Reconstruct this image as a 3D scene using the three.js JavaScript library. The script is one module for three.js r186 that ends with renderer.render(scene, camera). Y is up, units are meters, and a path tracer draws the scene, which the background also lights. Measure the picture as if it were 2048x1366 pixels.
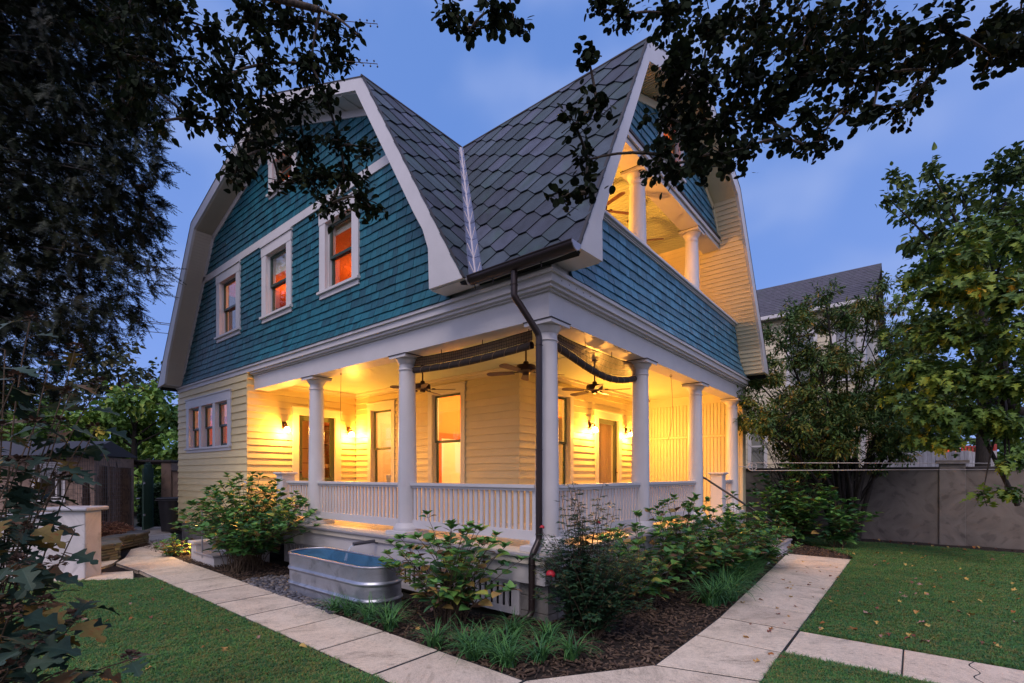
import * as THREE from 'three';
import { mergeGeometries, mergeVertices } from 'three/addons/utils/BufferGeometryUtils.js';
import { RoundedBoxGeometry } from 'three/addons/geometries/RoundedBoxGeometry.js';
import { ImprovedNoise } from 'three/addons/math/ImprovedNoise.js';
import { RectAreaLightUniformsLib } from 'three/addons/lights/RectAreaLightUniformsLib.js';

// ---------------------------------------------------------------- camera, sky, light, exposure
const scene = new THREE.Scene();
const CAM = new THREE.Vector3(3.452, 1.8, 4.928);
const FWD = new THREE.Vector3(-0.63348, 0, -0.77377).normalize(), RGT = new THREE.Vector3(0.77377, 0, -0.63348).normalize();
const camera = new THREE.PerspectiveCamera(69.47, 2048 / 1366, 0.05, 900);
camera.position.copy(CAM);
camera.lookAt(CAM.clone().add(FWD));
camera.setViewOffset(2048, 1366, 0, -266, 2048, 1366);       // a rising lens: the horizon stands low in the picture and verticals stay upright
camera.updateProjectionMatrix();
scene.add(camera);
const renderer = new THREE.WebGLRenderer({ antialias: true });
renderer.setSize(1024, 683);
renderer.toneMapping = THREE.LinearToneMapping;
renderer.toneMappingExposure = 1.12;
renderer.shadowMap.enabled = true;
RectAreaLightUniformsLib.init();

const noise = new ImprovedNoise();
function rng(seed) { let a = seed >>> 0; return () => { a = (a + 0x6D2B79F5) >>> 0; let t = a; t = Math.imul(t ^ (t >>> 15), t | 1); t ^= t + Math.imul(t ^ (t >>> 7), t | 61); return ((t ^ (t >>> 14)) >>> 0) / 4294967296; }; }
const sm = (a, b, x) => { const t = Math.min(1, Math.max(0, (x - a) / (b - a))); return t * t * (3 - 2 * t); };
const lerp = (a, b, t) => a + (b - a) * t;
function fbm(x, y, z, o = 4) { let s = 0, a = 0.5, f = 1; for (let i = 0; i < o; i++) { s += a * noise.noise(x * f, y * f, z * f); a *= 0.5; f *= 2.03; } return s; }

// dusk sky: blue with soft streaks of cloud, the afterglow of the sun that has set behind the photographer
function makeSky() {
  const W = 512, H = 256, d = new Float32Array(W * H * 4);
  for (let j = 0; j < H; j++) for (let i = 0; i < W; i++) {
    const v = (j + 0.5) / H, u = (i + 0.5) / W, el = (v - 0.5) * Math.PI, az = (u - 0.5) * 2 * Math.PI;
    const y = Math.sin(el), c = Math.cos(el), x = c * Math.cos(az), z = c * Math.sin(az);
    const e = Math.max(0, y);
    let r = lerp(0.24, 0.065, Math.pow(e, 0.6)), g = lerp(0.385, 0.19, Math.pow(e, 0.6)), b = lerp(0.86, 0.54, Math.pow(e, 0.6));
    const cl = sm(-0.16, 0.3, fbm(x * 3.6 + 3, y * 7 + 1, z * 3.6, 6));
    r = lerp(r, 0.285, cl * 0.7); g = lerp(g, 0.395, cl * 0.7); b = lerp(b, 0.73, cl * 0.7);
    const w = Math.pow(Math.max(0, 0.5 + 0.5 * (x * 0.633 + z * 0.774)), 1.6) * lerp(1, 0.55, Math.pow(e, 0.8));
    r += 1.05 * w; g += 0.82 * w; b += 0.78 * w;
    if (y < 0) { const k = sm(0, -0.15, y); r = lerp(r, 0.1, k); g = lerp(g, 0.1, k); b = lerp(b, 0.1, k); }
    d.set([r, g, b, 1], (j * W + i) * 4);
  }
  const t = new THREE.DataTexture(d, W, H, THREE.RGBAFormat, THREE.FloatType);
  t.mapping = THREE.EquirectangularReflectionMapping; t.magFilter = t.minFilter = THREE.LinearFilter; t.wrapS = THREE.RepeatWrapping; t.needsUpdate = true;
  return t;
}
scene.background = scene.environment = makeSky();
scene.environmentIntensity = 1;
const sun = new THREE.DirectionalLight(new THREE.Color().setRGB(1.0, 0.85, 0.78), 1.6);   // broad afterglow low behind the photographer
sun.position.set(7, 42, 25); sun.target.position.set(-4, 2, -3);
sun.castShadow = true; sun.shadow.radius = 55; sun.shadow.mapSize.set(2048, 2048);
Object.assign(sun.shadow.camera, { left: -26, right: 26, top: 26, bottom: -26, near: 1, far: 110 });
scene.add(sun, sun.target);

// ---------------------------------------------------------------- helpers
const HZ = 949, F = 985, PX = 1024;
function at(px, py, depth) {                                   // a point of the garden at a given depth before the lens
  return CAM.clone().addScaledVector(FWD, depth).addScaledVector(RGT, (px - PX) / F * depth).add(new THREE.Vector3(0, -(py - HZ) / F * depth, 0));
}
const used = new Map();
function numbered(n) { const k = used.get(n) || 0; used.set(n, k + 1); return k ? `${n}_${String(k).padStart(3, '0')}` : n; }
function tag(o, label, category, group, kind) { o.userData.label = label; o.userData.category = category; if (group) o.userData.group = group; if (kind) o.userData.kind = kind; return o; }
function thing(name, label, category, pos = [0, 0, 0], turn = 0, group) {
  const o = new THREE.Group(); o.name = numbered(name); o.position.set(...pos); o.rotation.y = turn; scene.add(o);
  return tag(o, label, category, group);
}
function fixUV(g) { if (!g.attributes.uv) boxUV(g); return g; }
function prep(g) { let h = g.index ? g.toNonIndexed() : g; for (const k of Object.keys(h.attributes)) if (!['position', 'normal', 'uv', 'color'].includes(k)) h.deleteAttribute(k); if (!h.attributes.normal) h.computeVertexNormals(); return fixUV(h); }
function merge(list) { const l = list.flat(9).map(prep); const hasC = l.some(g => g.attributes.color); if (hasC) for (const g of l) if (!g.attributes.color) g.setAttribute('color', new THREE.BufferAttribute(new Float32Array(g.attributes.position.count * 3).fill(1), 3)); return l.length === 1 ? l[0] : mergeGeometries(l, false); }
function boxUV(g, ox = 0, oy = 0) {                            // texture coordinates in metres by the way each face points
  if (g.index) g = g.toNonIndexed();
  const p = g.attributes.position, n = p.count, uv = new Float32Array(n * 2), a = new THREE.Vector3(), b = new THREE.Vector3(), c = new THREE.Vector3();
  for (let i = 0; i < n; i += 3) {
    a.fromBufferAttribute(p, i); b.fromBufferAttribute(p, i + 1); c.fromBufferAttribute(p, i + 2);
    const nn = b.clone().sub(a).cross(c.clone().sub(a)); const X = Math.abs(nn.x), Y = Math.abs(nn.y), Z = Math.abs(nn.z);
    [a, b, c].forEach((q, k) => { const s = Y >= X && Y >= Z ? [q.x, q.z] : X >= Z ? [q.z, q.y] : [q.x, q.y]; uv[(i + k) * 2] = s[0] + ox; uv[(i + k) * 2 + 1] = s[1] + oy; });
  }
  g.setAttribute('uv', new THREE.BufferAttribute(uv, 2)); return g;
}
function mesh(name, geos, mat, parent, keepUV) {
  let g = Array.isArray(geos) ? merge(geos) : geos;
  if (!keepUV) g = boxUV(g);
  const m = new THREE.Mesh(g, mat); m.name = parent ? name : numbered(name); m.castShadow = m.receiveShadow = true; (parent || scene).add(m); return m;
}
function struct(name, geos, mat, parent) { const m = mesh(name, geos, mat, parent); if (!parent) m.userData.kind = 'structure'; return m; }
const bx = (x0, x1, y0, y1, z0, z1) => new THREE.BoxGeometry(Math.abs(x1 - x0), Math.abs(y1 - y0), Math.abs(z1 - z0)).translate((x0 + x1) / 2, (y0 + y1) / 2, (z0 + z1) / 2);
const rbx = (x0, x1, y0, y1, z0, z1, r = 0.008) => new RoundedBoxGeometry(Math.abs(x1 - x0), Math.abs(y1 - y0), Math.abs(z1 - z0), 1, Math.min(r, Math.abs(x1 - x0) / 2.1, Math.abs(y1 - y0) / 2.1, Math.abs(z1 - z0) / 2.1)).translate((x0 + x1) / 2, (y0 + y1) / 2, (z0 + z1) / 2);
const V = (x, y, z) => new THREE.Vector3(x, y, z);
function tube(pts, r, seg = 16, rad = 8, closed = false, curve = true) {
  const P = pts.map(p => p.isVector3 ? p : V(...p));
  let c; if (curve) c = new THREE.CatmullRomCurve3(P, closed, 'centripetal'); else { c = new THREE.CurvePath(); for (let i = 0; i + 1 < P.length; i++) c.add(new THREE.LineCurve3(P[i], P[i + 1])); }
  return new THREE.TubeGeometry(c, seg, r, rad, closed);
}
function limb(a, b, r0, r1, bend = null, n = 6, rad = 7) {     // tapered branch
  const m = bend || a.clone().lerp(b, 0.5), c = new THREE.QuadraticBezierCurve3(a, m, b), g = new THREE.TubeGeometry(c, n, 1, rad, false);
  const p = g.attributes.position, q = V(0, 0, 0);
  for (let i = 0; i <= n; i++) { const o = c.getPointAt(i / n), r = lerp(r0, r1, i / n); for (let j = 0; j <= rad; j++) { const k = i * (rad + 1) + j; q.fromBufferAttribute(p, k).sub(o).multiplyScalar(r).add(o); p.setXYZ(k, q.x, q.y, q.z); } }
  return g;
}
const rod = (a, b, r, rad = 8) => { const A = V(...(a.isVector3 ? a.toArray() : a)), B = V(...(b.isVector3 ? b.toArray() : b)), d = B.clone().sub(A), g = new THREE.CylinderGeometry(r, r, d.length(), rad); g.applyQuaternion(new THREE.Quaternion().setFromUnitVectors(V(0, 1, 0), d.clone().normalize())); const m = A.clone().add(B).multiplyScalar(0.5); return g.translate(m.x, m.y, m.z); };
// extruded polygon lying in a plane; map(u, v, w) gives the place of each point, w runs through the thickness
function plate(poly, t0, t1, map) {
  const s = new THREE.Shape(poly.map(p => new THREE.Vector2(p[0], p[1])));
  const g = new THREE.ExtrudeGeometry(s, { depth: 1, bevelEnabled: false });
  return remap(g, (x, y, z) => map(x, y, lerp(t0, t1, z)));
}
function remap(g, fn) {
  if (g.index) g = g.toNonIndexed(); const p = g.attributes.position;
  for (let i = 0; i < p.count; i++) { const q = fn(p.getX(i), p.getY(i), p.getZ(i)); p.setXYZ(i, q[0], q[1], q[2]); }
  // keep the faces turned outward whatever the mapping's handedness
  const o = fn(0, 0, 0), a = fn(1e-3, 0, 0), b = fn(0, 1e-3, 0), c = fn(0, 0, 1e-3), A = V(a[0] - o[0], a[1] - o[1], a[2] - o[2]), B = V(b[0] - o[0], b[1] - o[1], b[2] - o[2]), C = V(c[0] - o[0], c[1] - o[1], c[2] - o[2]);
  if (A.cross(B).dot(C) < 0) for (let i = 0; i < p.count; i += 3) { const x = p.getX(i), y = p.getY(i), z = p.getZ(i); p.setXYZ(i, p.getX(i + 1), p.getY(i + 1), p.getZ(i + 1)); p.setXYZ(i + 1, x, y, z); }
  g.deleteAttribute('normal'); g.deleteAttribute('uv'); g.computeVertexNormals(); return g;
}
// convex clipping of a polygon
function clip(poly, region) {
  let out = poly;
  for (let i = 0; i < region.length && out.length; i++) {
    const a = region[i], b = region[(i + 1) % region.length], inside = p => (b[0] - a[0]) * (p[1] - a[1]) - (b[1] - a[1]) * (p[0] - a[0]) >= -1e-9, res = [];
    for (let k = 0; k < out.length; k++) {
      const p = out[k], q = out[(k + 1) % out.length], ip = inside(p), iq = inside(q);
      if (ip) res.push(p);
      if (ip !== iq) { const d = (b[0] - a[0]) * (q[1] - p[1]) - (b[1] - a[1]) * (q[0] - p[0]); const t = -((b[0] - a[0]) * (p[1] - a[1]) - (b[1] - a[1]) * (p[0] - a[0])) / d; res.push([lerp(p[0], q[0], t), lerp(p[1], q[1], t)]); }
    }
    out = res;
  }
  return out;
}
const area = p => { let s = 0; for (let i = 0; i < p.length; i++) { const a = p[i], b = p[(i + 1) % p.length]; s += a[0] * b[1] - b[0] * a[1]; } return s / 2; };
const ccw = p => area(p) < 0 ? p.slice().reverse() : p;
function minus(rects, h) {                                     // rectangles [x0, x1, y0, y1] with a hole taken out
  const out = [];
  for (const r of rects) {
    if (h[0] >= r[1] || h[1] <= r[0] || h[2] >= r[3] || h[3] <= r[2]) { out.push(r); continue; }
    if (h[2] > r[2]) out.push([r[0], r[1], r[2], h[2]]);
    if (h[3] < r[3]) out.push([r[0], r[1], h[3], r[3]]);
    const y0 = Math.max(r[2], h[2]), y1 = Math.min(r[3], h[3]);
    if (h[0] > r[0]) out.push([r[0], h[0], y0, y1]);
    if (h[1] < r[1]) out.push([h[1], r[1], y0, y1]);
  }
  return out.filter(r => r[1] - r[0] > 0.004 && r[3] - r[2] > 0.004);
}

// ---------------------------------------------------------------- procedural textures and materials
function tex(size, fn, rep = 1, srgb = false) {
  const d = new Uint8Array(size * size * 4);
  for (let j = 0; j < size; j++) for (let i = 0; i < size; i++) { const c = fn(i / size, j / size); for (let k = 0; k < 3; k++) d[(j * size + i) * 4 + k] = Math.max(0, Math.min(255, (Array.isArray(c) ? c[k] : c) * 255)); d[(j * size + i) * 4 + 3] = 255; }
  const t = new THREE.DataTexture(d, size, size); t.wrapS = t.wrapT = THREE.RepeatWrapping; t.magFilter = THREE.LinearFilter; t.minFilter = THREE.LinearMipmapLinearFilter; t.generateMipmaps = true; t.repeat.set(rep, rep); if (srgb) t.colorSpace = THREE.SRGBColorSpace; t.needsUpdate = true; return t;
}
function pn(u, v, f, s, o = 4) { // noise that tiles
  const a = u * 2 * Math.PI, b = v * 2 * Math.PI, R = f / 6.283; let r = 0, am = 0.5, k = 1;
  for (let i = 0; i < o; i++) { const x = Math.cos(a) * R * k, y = Math.sin(a) * R * k, z = Math.cos(b) * R * k, w = Math.sin(b) * R * k; r += am * noise.noise(x + s + z * 0.731, y - w * 0.69 + s * 2, z + w * 0.52 + s * 3.1); am *= 0.5; k *= 2; }
  return r;
}
const T = {};
{
  const r = rng(5), spk = new Float32Array(512 * 512).map(() => r());
  const sp = (u, v) => spk[(Math.floor(v * 512) % 512) * 512 + Math.floor(u * 512) % 512];
  T.paint = tex(256, (u, v) => 0.95 + 0.09 * pn(u, v, 6, 1.5) + 0.03 * (sp(u, v) - 0.5), 0.5);
  T.wood = tex(512, (u, v) => 0.84 + 0.34 * pn(u * 1, v, 5, 7.3, 2) + 0.30 * noise.noise(Math.cos(u * 6.283) * 14, Math.sin(u * 6.283) * 14, Math.sin(v * 6.283) * 1.2) + 0.06 * (sp(u, v) - 0.5), 1.0);
  T.slate = tex(512, (u, v) => { const m = pn(u, v, 7, 3.3, 4), k = 0.74 + 0.55 * m + 0.34 * (sp(u, v) - 0.5), gr = sm(0.0, 0.4, pn(u, v, 4, 9.1)); return [k * lerp(1, 0.9, gr), k * lerp(0.97, 1.08, gr), k * lerp(1, 0.86, gr)]; }, 0.7);
  T.concrete = tex(1024, (u, v) => { const st = sm(0.08, 0.35, pn(u, v, 5, 21.1, 5)), pit = sm(0.17, 0.33, pn(u, v, 26, 4.4, 3)), k = 0.86 + 0.22 * pn(u, v, 9, 12.7, 5) + 0.46 * (sp(u * 1.0, v) - 0.5) + 0.3 * pn(u, v, 60, 17.7, 2) - 0.13 * st - 0.16 * pit; return [k, k * 0.99, k * 0.965]; }, 0.45);
  T.mulch = tex(1024, (u, v) => { const k = 0.55 + 0.9 * pn(u, v, 40, 2.2, 4) + 0.5 * (sp(u, v) - 0.5), w = sm(0.1, 0.4, pn(u, v, 60, 8.8, 2)); return [k * (1 + 0.5 * w), k * (0.9 + 0.4 * w), k * (0.8 + 0.3 * w)]; }, 0.7);
  T.bark = tex(512, (u, v) => 0.72 + 0.6 * noise.noise(Math.cos(u * 6.283) * 7, Math.sin(u * 6.283) * 7, Math.sin(v * 6.283) * 1.6) + 0.3 * pn(u, v, 16, 5.5), 1.4);
  T.stucco = tex(512, (u, v) => 0.86 + 0.42 * pn(u, v, 5, 14.1, 5) - 0.22 * sm(0.05, 0.3, pn(u, v, 9, 27.3, 4)) + 0.18 * (sp(u, v) - 0.5), 0.6);
  T.leaf = tex(256, (u, v) => { const d = Math.abs(u - 0.5), vein = Math.abs((((v * 7 - d * 7) % 1) + 1) % 1 - 0.5); const k = 0.86 + 0.25 * pn(u, v, 6, 6.6) + (d < 0.02 ? 0.45 : 0) + (vein > 0.455 ? 0.2 : 0); return [k, k, k * 0.95]; });
  T.leafBrown = tex(256, (u, v) => { const d = Math.abs(u - 0.5), e = sm(0.05, 0.32, pn(u, v, 5, 31.7, 3) + 0.35 * Math.max(0, d * 2 - 0.55)); const k = 0.9 + 0.25 * pn(u, v, 8, 2.6); return [lerp(k, 1.0, e) * lerp(1, 1.25, e), lerp(k, 0.52, e), lerp(k, 0.45, e)]; });
}
const mat = (r, g, b, o = {}) => { const { phys, ...p } = o; const m = new (phys ? THREE.MeshPhysicalMaterial : THREE.MeshStandardMaterial)({ roughness: 0.7, ...p }); m.color.setRGB(r, g, b); if (m.map) { m.map.colorSpace = THREE.NoColorSpace; } return m; };
const two = { side: THREE.DoubleSide };
const M = {
  white: mat(0.60, 0.58, 0.585, { map: T.paint, roughness: 0.42, bumpMap: T.paint, bumpScale: 0.0008 }),
  cream: mat(0.68, 0.60, 0.40, { map: T.paint, roughness: 0.5 }),
  yellow: mat(0.72, 0.585, 0.29, { map: T.paint, roughness: 0.5, bumpMap: T.wood, bumpScale: 0.0012 }),
  yellowB: mat(0.70, 0.565, 0.27, { map: T.paint, roughness: 0.5, bumpMap: T.wood, bumpScale: 0.0012 }),
  ceil: mat(0.54, 0.60, 0.40, { map: T.paint, roughness: 0.3 }),
  floor: mat(0.60, 0.55, 0.47, { map: T.paint, roughness: 0.3 }),
  tan: mat(0.50, 0.44, 0.36, { map: T.paint, roughness: 0.6 }),
  grey: mat(0.30, 0.29, 0.31, { map: T.paint, roughness: 0.45 }),
  dark: mat(0.035, 0.028, 0.027, { roughness: 0.6 }),
  sash: mat(0.022, 0.05, 0.04, { roughness: 0.4 }),
  sashOlive: mat(0.075, 0.09, 0.035, { roughness: 0.45 }),
  under: mat(0.012, 0.016, 0.02, { roughness: 0.95 }),
  metalBrown: mat(0.032, 0.022, 0.022, { roughness: 0.38, metalness: 0.35 }),
  bronze: mat(0.05, 0.022, 0.012, { roughness: 0.4, metalness: 0.5 }),
  fanBlade: mat(0.15, 0.06, 0.03, { map: T.wood, roughness: 0.35 }),
  copper: mat(0.30, 0.34, 0.50, { map: T.stucco, roughness: 0.38, metalness: 0.6 }),
  seam: mat(0.48, 0.42, 0.42, { roughness: 0.5, metalness: 0.3 }),
  glass: mat(0.96, 0.98, 0.97, { phys: true, transmission: 1, thickness: 0, roughness: 0.01, ior: 1.5, ...two }),
  bark: mat(0.075, 0.055, 0.04, { map: T.bark, roughness: 0.9, bumpMap: T.bark, bumpScale: 0.012 }),
  barkDark: mat(0.03, 0.024, 0.02, { map: T.bark, roughness: 0.95 }),
  concrete: mat(0.70, 0.59, 0.475, { map: T.concrete, roughness: 0.88, bumpMap: T.concrete, bumpScale: 0.003 }),
  concreteB: mat(0.64, 0.54, 0.44, { map: T.concrete, roughness: 0.88, bumpMap: T.concrete, bumpScale: 0.003 }),
  concreteC: mat(0.72, 0.615, 0.50, { map: T.concrete, roughness: 0.88, bumpMap: T.concrete, bumpScale: 0.003 }),
  mulch: mat(0.045, 0.030, 0.022, { map: T.mulch, roughness: 0.98, bumpMap: T.mulch, bumpScale: 0.02 }),
  soil: mat(0.03, 0.03, 0.016, { map: T.mulch, roughness: 1 }),
  block: mat(0.22, 0.21, 0.20, { map: T.stucco, roughness: 0.92, bumpMap: T.stucco, bumpScale: 0.004 }),
  stuccoGrey: mat(0.20, 0.175, 0.155, { map: T.stucco, roughness: 0.92, bumpMap: T.stucco, bumpScale: 0.004 }),
  stuccoPale: mat(0.58, 0.55, 0.55, { map: T.stucco, roughness: 0.85, bumpMap: T.stucco, bumpScale: 0.003 }),
  stuccoBrown: mat(0.33, 0.23, 0.18, { map: T.stucco, roughness: 0.9 }),
  orange: mat(0.74, 0.23, 0.06, { map: T.paint, roughness: 0.8 }),
  rust: mat(0.50, 0.115, 0.03, { map: T.paint, roughness: 0.8 }),
  warmWhite: mat(0.75, 0.66, 0.52, { roughness: 0.85 }),
  steel: mat(0.50, 0.53, 0.60, { map: T.stucco, roughness: 0.40, metalness: 0.85 }),
  wire: mat(0.10, 0.09, 0.09, { roughness: 0.5, metalness: 0.6 }),
};
// ---------------------------------------------------------------- the house
const house = thing('house', 'yellow clapboard house with teal shingled gambrel gables and wraparound columned porch', 'house');
const mapL = (z0, dy = 0) => (u, v, w) => [u, v + dy, z0 + w];          // walls that face +z: u runs along x
const mapR = x0 => (u, v, w) => [x0 + w, v, u];                         // walls that face +x: u runs along z
const mapB = z0 => (u, v, w) => [u, v, z0 - w];
const wedge = (map, u0, u1, v0, v1, a0, a1, b0, b1) => {               // a board: at its foot from depth a0 to a1, at its head from b0 to b1
  const g = new THREE.BoxGeometry(1, 1, 1);
  return remap(g, (x, y, z) => { const t = y + 0.5, k = z + 0.5; return map(lerp(u0, u1, x + 0.5), lerp(v0, v1, t), lerp(lerp(a0, b0, t), lerp(a1, b1, t), k)); });
};
const slab = (map, u0, u1, v0, v1, w0, w1) => wedge(map, u0, u1, v0, v1, w0, w1, w0, w1);
function wallCore(name, map, outline, holes, w0, w1, m, parent) {
  const s = new THREE.Shape(ccw(outline).map(p => new THREE.Vector2(...p)));
  for (const h of holes) s.holes.push(new THREE.Path([[h[0], h[2]], [h[0], h[3]], [h[1], h[3]], [h[1], h[2]]].map(p => new THREE.Vector2(...p))));
  const g = remap(new THREE.ExtrudeGeometry(s, { depth: 1, bevelEnabled: false }), (x, y, z) => map(x, y, lerp(w0, w1, z)));
  return mesh(name, g, m, parent);
}
const rc = rng(11);
function clapboards(parent, map, u0, u1, v0, v1, holes, expo = 0.16) {
  for (let v = v0; v < v1 - 0.01; v += expo) {
    const top = Math.min(v1, v + expo), m = rc() < 0.5 ? M.yellow : M.yellowB;
    let rs = [[u0, u1, v, top]];
    for (const h of holes) rs = minus(rs, h);
    for (const r of rs) { const t0 = (r[2] - v) / expo, t1 = (r[3] - v) / expo; mesh('clapboard', boxUV(wedge(map, r[0], r[1], r[2], r[3] + (t1 > 0.99 ? 0.012 : 0), -0.01, lerp(0.032, 0.004, t0), -0.01, lerp(0.032, 0.004, t1)), rc() * 9, rc() * 9), m, parent, true); }
  }
}
// a sash window: casing of white boards with dark sashes, one pane above and one below
function sashWindow(map, u0, u1, v0, v1, o = {}) {
  const c = o.casing ?? 0.13, h = o.head ?? 0.16, s = o.sill ?? 0.09, W = o.mat || M.white, n = o.lights || 1, d = -0.16, S = o.sash || M.sash;
  const bays = []; const bw = (u1 - u0 - 2 * c - (n - 1) * c * 0.8) / n;
  for (let i = 0; i < n; i++) bays.push([u0 + c + i * (bw + c * 0.8), u0 + c + i * (bw + c * 0.8) + bw]);
  const i0 = v0 + s, i1 = v1 - h, g = [];
  g.push(slab(map, u0, u0 + c, v0 + s, v1 - h, -0.02, 0.045), slab(map, u1 - c, u1, v0 + s, v1 - h, -0.02, 0.045), slab(map, u0 - 0.012, u1 + 0.012, v1 - h, v1, -0.02, 0.052), slab(map, u0 - 0.03, u1 + 0.03, v1, v1 + 0.028, -0.02, 0.075));
  for (let i = 0; i + 1 < n; i++) g.push(slab(map, bays[i][1], bays[i + 1][0], v0 + s, v1 - h, -0.02, 0.043));
  for (const b of bays) g.push(slab(map, b[0], b[0] + 0.018, i0, i1, d, -0.021), slab(map, b[1] - 0.018, b[1], i0, i1, d, -0.021), slab(map, b[0] + 0.018, b[1] - 0.018, i1 - 0.018, i1, d, -0.021));
  const win = mesh('window', g, W, house);
  mesh('sill', [slab(map, u0 - 0.03, u1 + 0.03, v0 + s - 0.045, v0 + s, d, 0.085), slab(map, u0, u1, v0, v0 + s - 0.045, -0.02, 0.04)], W, win);
  for (const b of bays) {
    const a = b[0] + 0.018, e = b[1] - 0.018, y0 = i0, y1 = i1 - 0.018, mid = lerp(y0, y1, o.mid ?? 0.5), f = o.rail || 0.048;
    const ring = (q0, q1, r0, r1, w0, w1, fb) => [slab(map, q0, q0 + f, r0, r1, w0, w1), slab(map, q1 - f, q1, r0, r1, w0, w1), slab(map, q0 + f, q1 - f, r1 - f, r1, w0, w1), slab(map, q0 + f, q1 - f, r0, r0 + fb, w0, w1)];
    mesh('sash', ring(a, e, mid - 0.02, y1, -0.085, -0.048, f), S, win);
    mesh('sash', ring(a, e, y0, mid + 0.022, -0.125, -0.087, f * 1.5), S, win);
    mesh('pane', slab(map, a + f, e - f, mid - 0.02 + f, y1 - f, -0.068, -0.0665), M.glass, win);
    mesh('pane', slab(map, a + f, e - f, y0 + f * 1.5, mid + 0.022 - f, -0.107, -0.1055), M.glass, win);
    if (o.blind) mesh('blind', slab(map, a, e, lerp(y1, y0, o.blind), y1, -0.158, -0.15), M.warmWhite, win);
  }
  return win;
}
const hole = (u0, u1, v0, v1, m = 0.0) => [u0 - m, u1 + m, v0 - m, v1 + m];
const inner = (u0, u1, v0, v1, c = 0.1) => [u0 + c, u1 - c, v0 + 0.06, v1 - 0.12];

// --- main block on the left, wall facing the lawn
const YW = 0.1;
const trip = [-12.0, -9.05, 2.38, 3.80];
{
  const w = wallCore('wall', mapL(YW), [[-12.72, 0.45], [-8.22, 0.45], [-8.22, 4.12], [-12.72, 4.12]], [inner(...trip)], -0.2, -0.012, M.yellow, house);
  clapboards(w, mapL(YW), -12.72, -8.2, 0.5, 4.1, [hole(...trip)], 0.172);
  mesh('foundation', [bx(-12.66, -8.3, -0.2, 0.49, -0.35, 0.04)], M.block, house);
}
sashWindow(mapL(YW), ...trip, { lights: 3, casing: 0.2, head: 0.22, sill: 0.12, rail: 0.045, mid: 0.48 });

// --- porch walls: the side of the block with its door, the long back wall, the wall with the second door
const SX = -8.22, BZ = -2.68, RX = -2.6, CEIL = 3.96, FL = 0.83;
const doorA = [-2.22, -0.92, FL, 3.42], winA = [-7.62, -6.5, 1.40, 3.62], winB = [-5.25, -4.06, 1.40, 3.78], winC = [-4.62, -3.42, 1.40, 3.70], doorB = [-7.0, -5.62, FL, 3.36];
{
  let w = wallCore('wall', mapR(SX), [[BZ, 0.5], [YW - 0.012, 0.5], [YW - 0.012, 4.12], [BZ, 4.12]], [[doorA[0] + 0.1, doorA[1] - 0.1, doorA[2], doorA[3] - 0.1]], -0.2, -0.012, M.yellow, house);
  clapboards(w, mapR(SX), BZ + 0.03, YW + 0.024, FL, 4.02, [hole(...doorA)], 0.15);
  w = wallCore('wall', mapL(BZ), [[SX, 0.5], [RX, 0.5], [RX, 4.12], [SX, 4.12]], [inner(...winA), inner(...winB)], -0.2, -0.012, M.yellow, house);
  clapboards(w, mapL(BZ), SX + 0.02, RX + 0.024, FL, CEIL - 0.12, [hole(...winA), hole(...winB)], 0.15);
  w = wallCore('wall', mapR(RX), [[-9.0, 0.5], [BZ - 0.012, 0.5], [BZ - 0.012, 4.12], [-9.0, 4.12]], [inner(...winC), [doorB[0] + 0.1, doorB[1] - 0.1, doorB[2], doorB[3] - 0.1]], -0.2, -0.012, M.yellow, house);
  clapboards(w, mapR(RX), -8.72, BZ + 0.0, FL, CEIL - 0.12, [hole(...winC), hole(...doorB)], 0.15);
}
sashWindow(mapL(BZ), ...winA, { mat: M.cream, sash: M.sashOlive, mid: 0.5 });
sashWindow(mapL(BZ), ...winB, { mat: M.cream, sash: M.sashOlive, mid: 0.5 });
sashWindow(mapR(RX), ...winC, { mat: M.cream, sash: M.sashOlive, mid: 0.5 });
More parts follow.
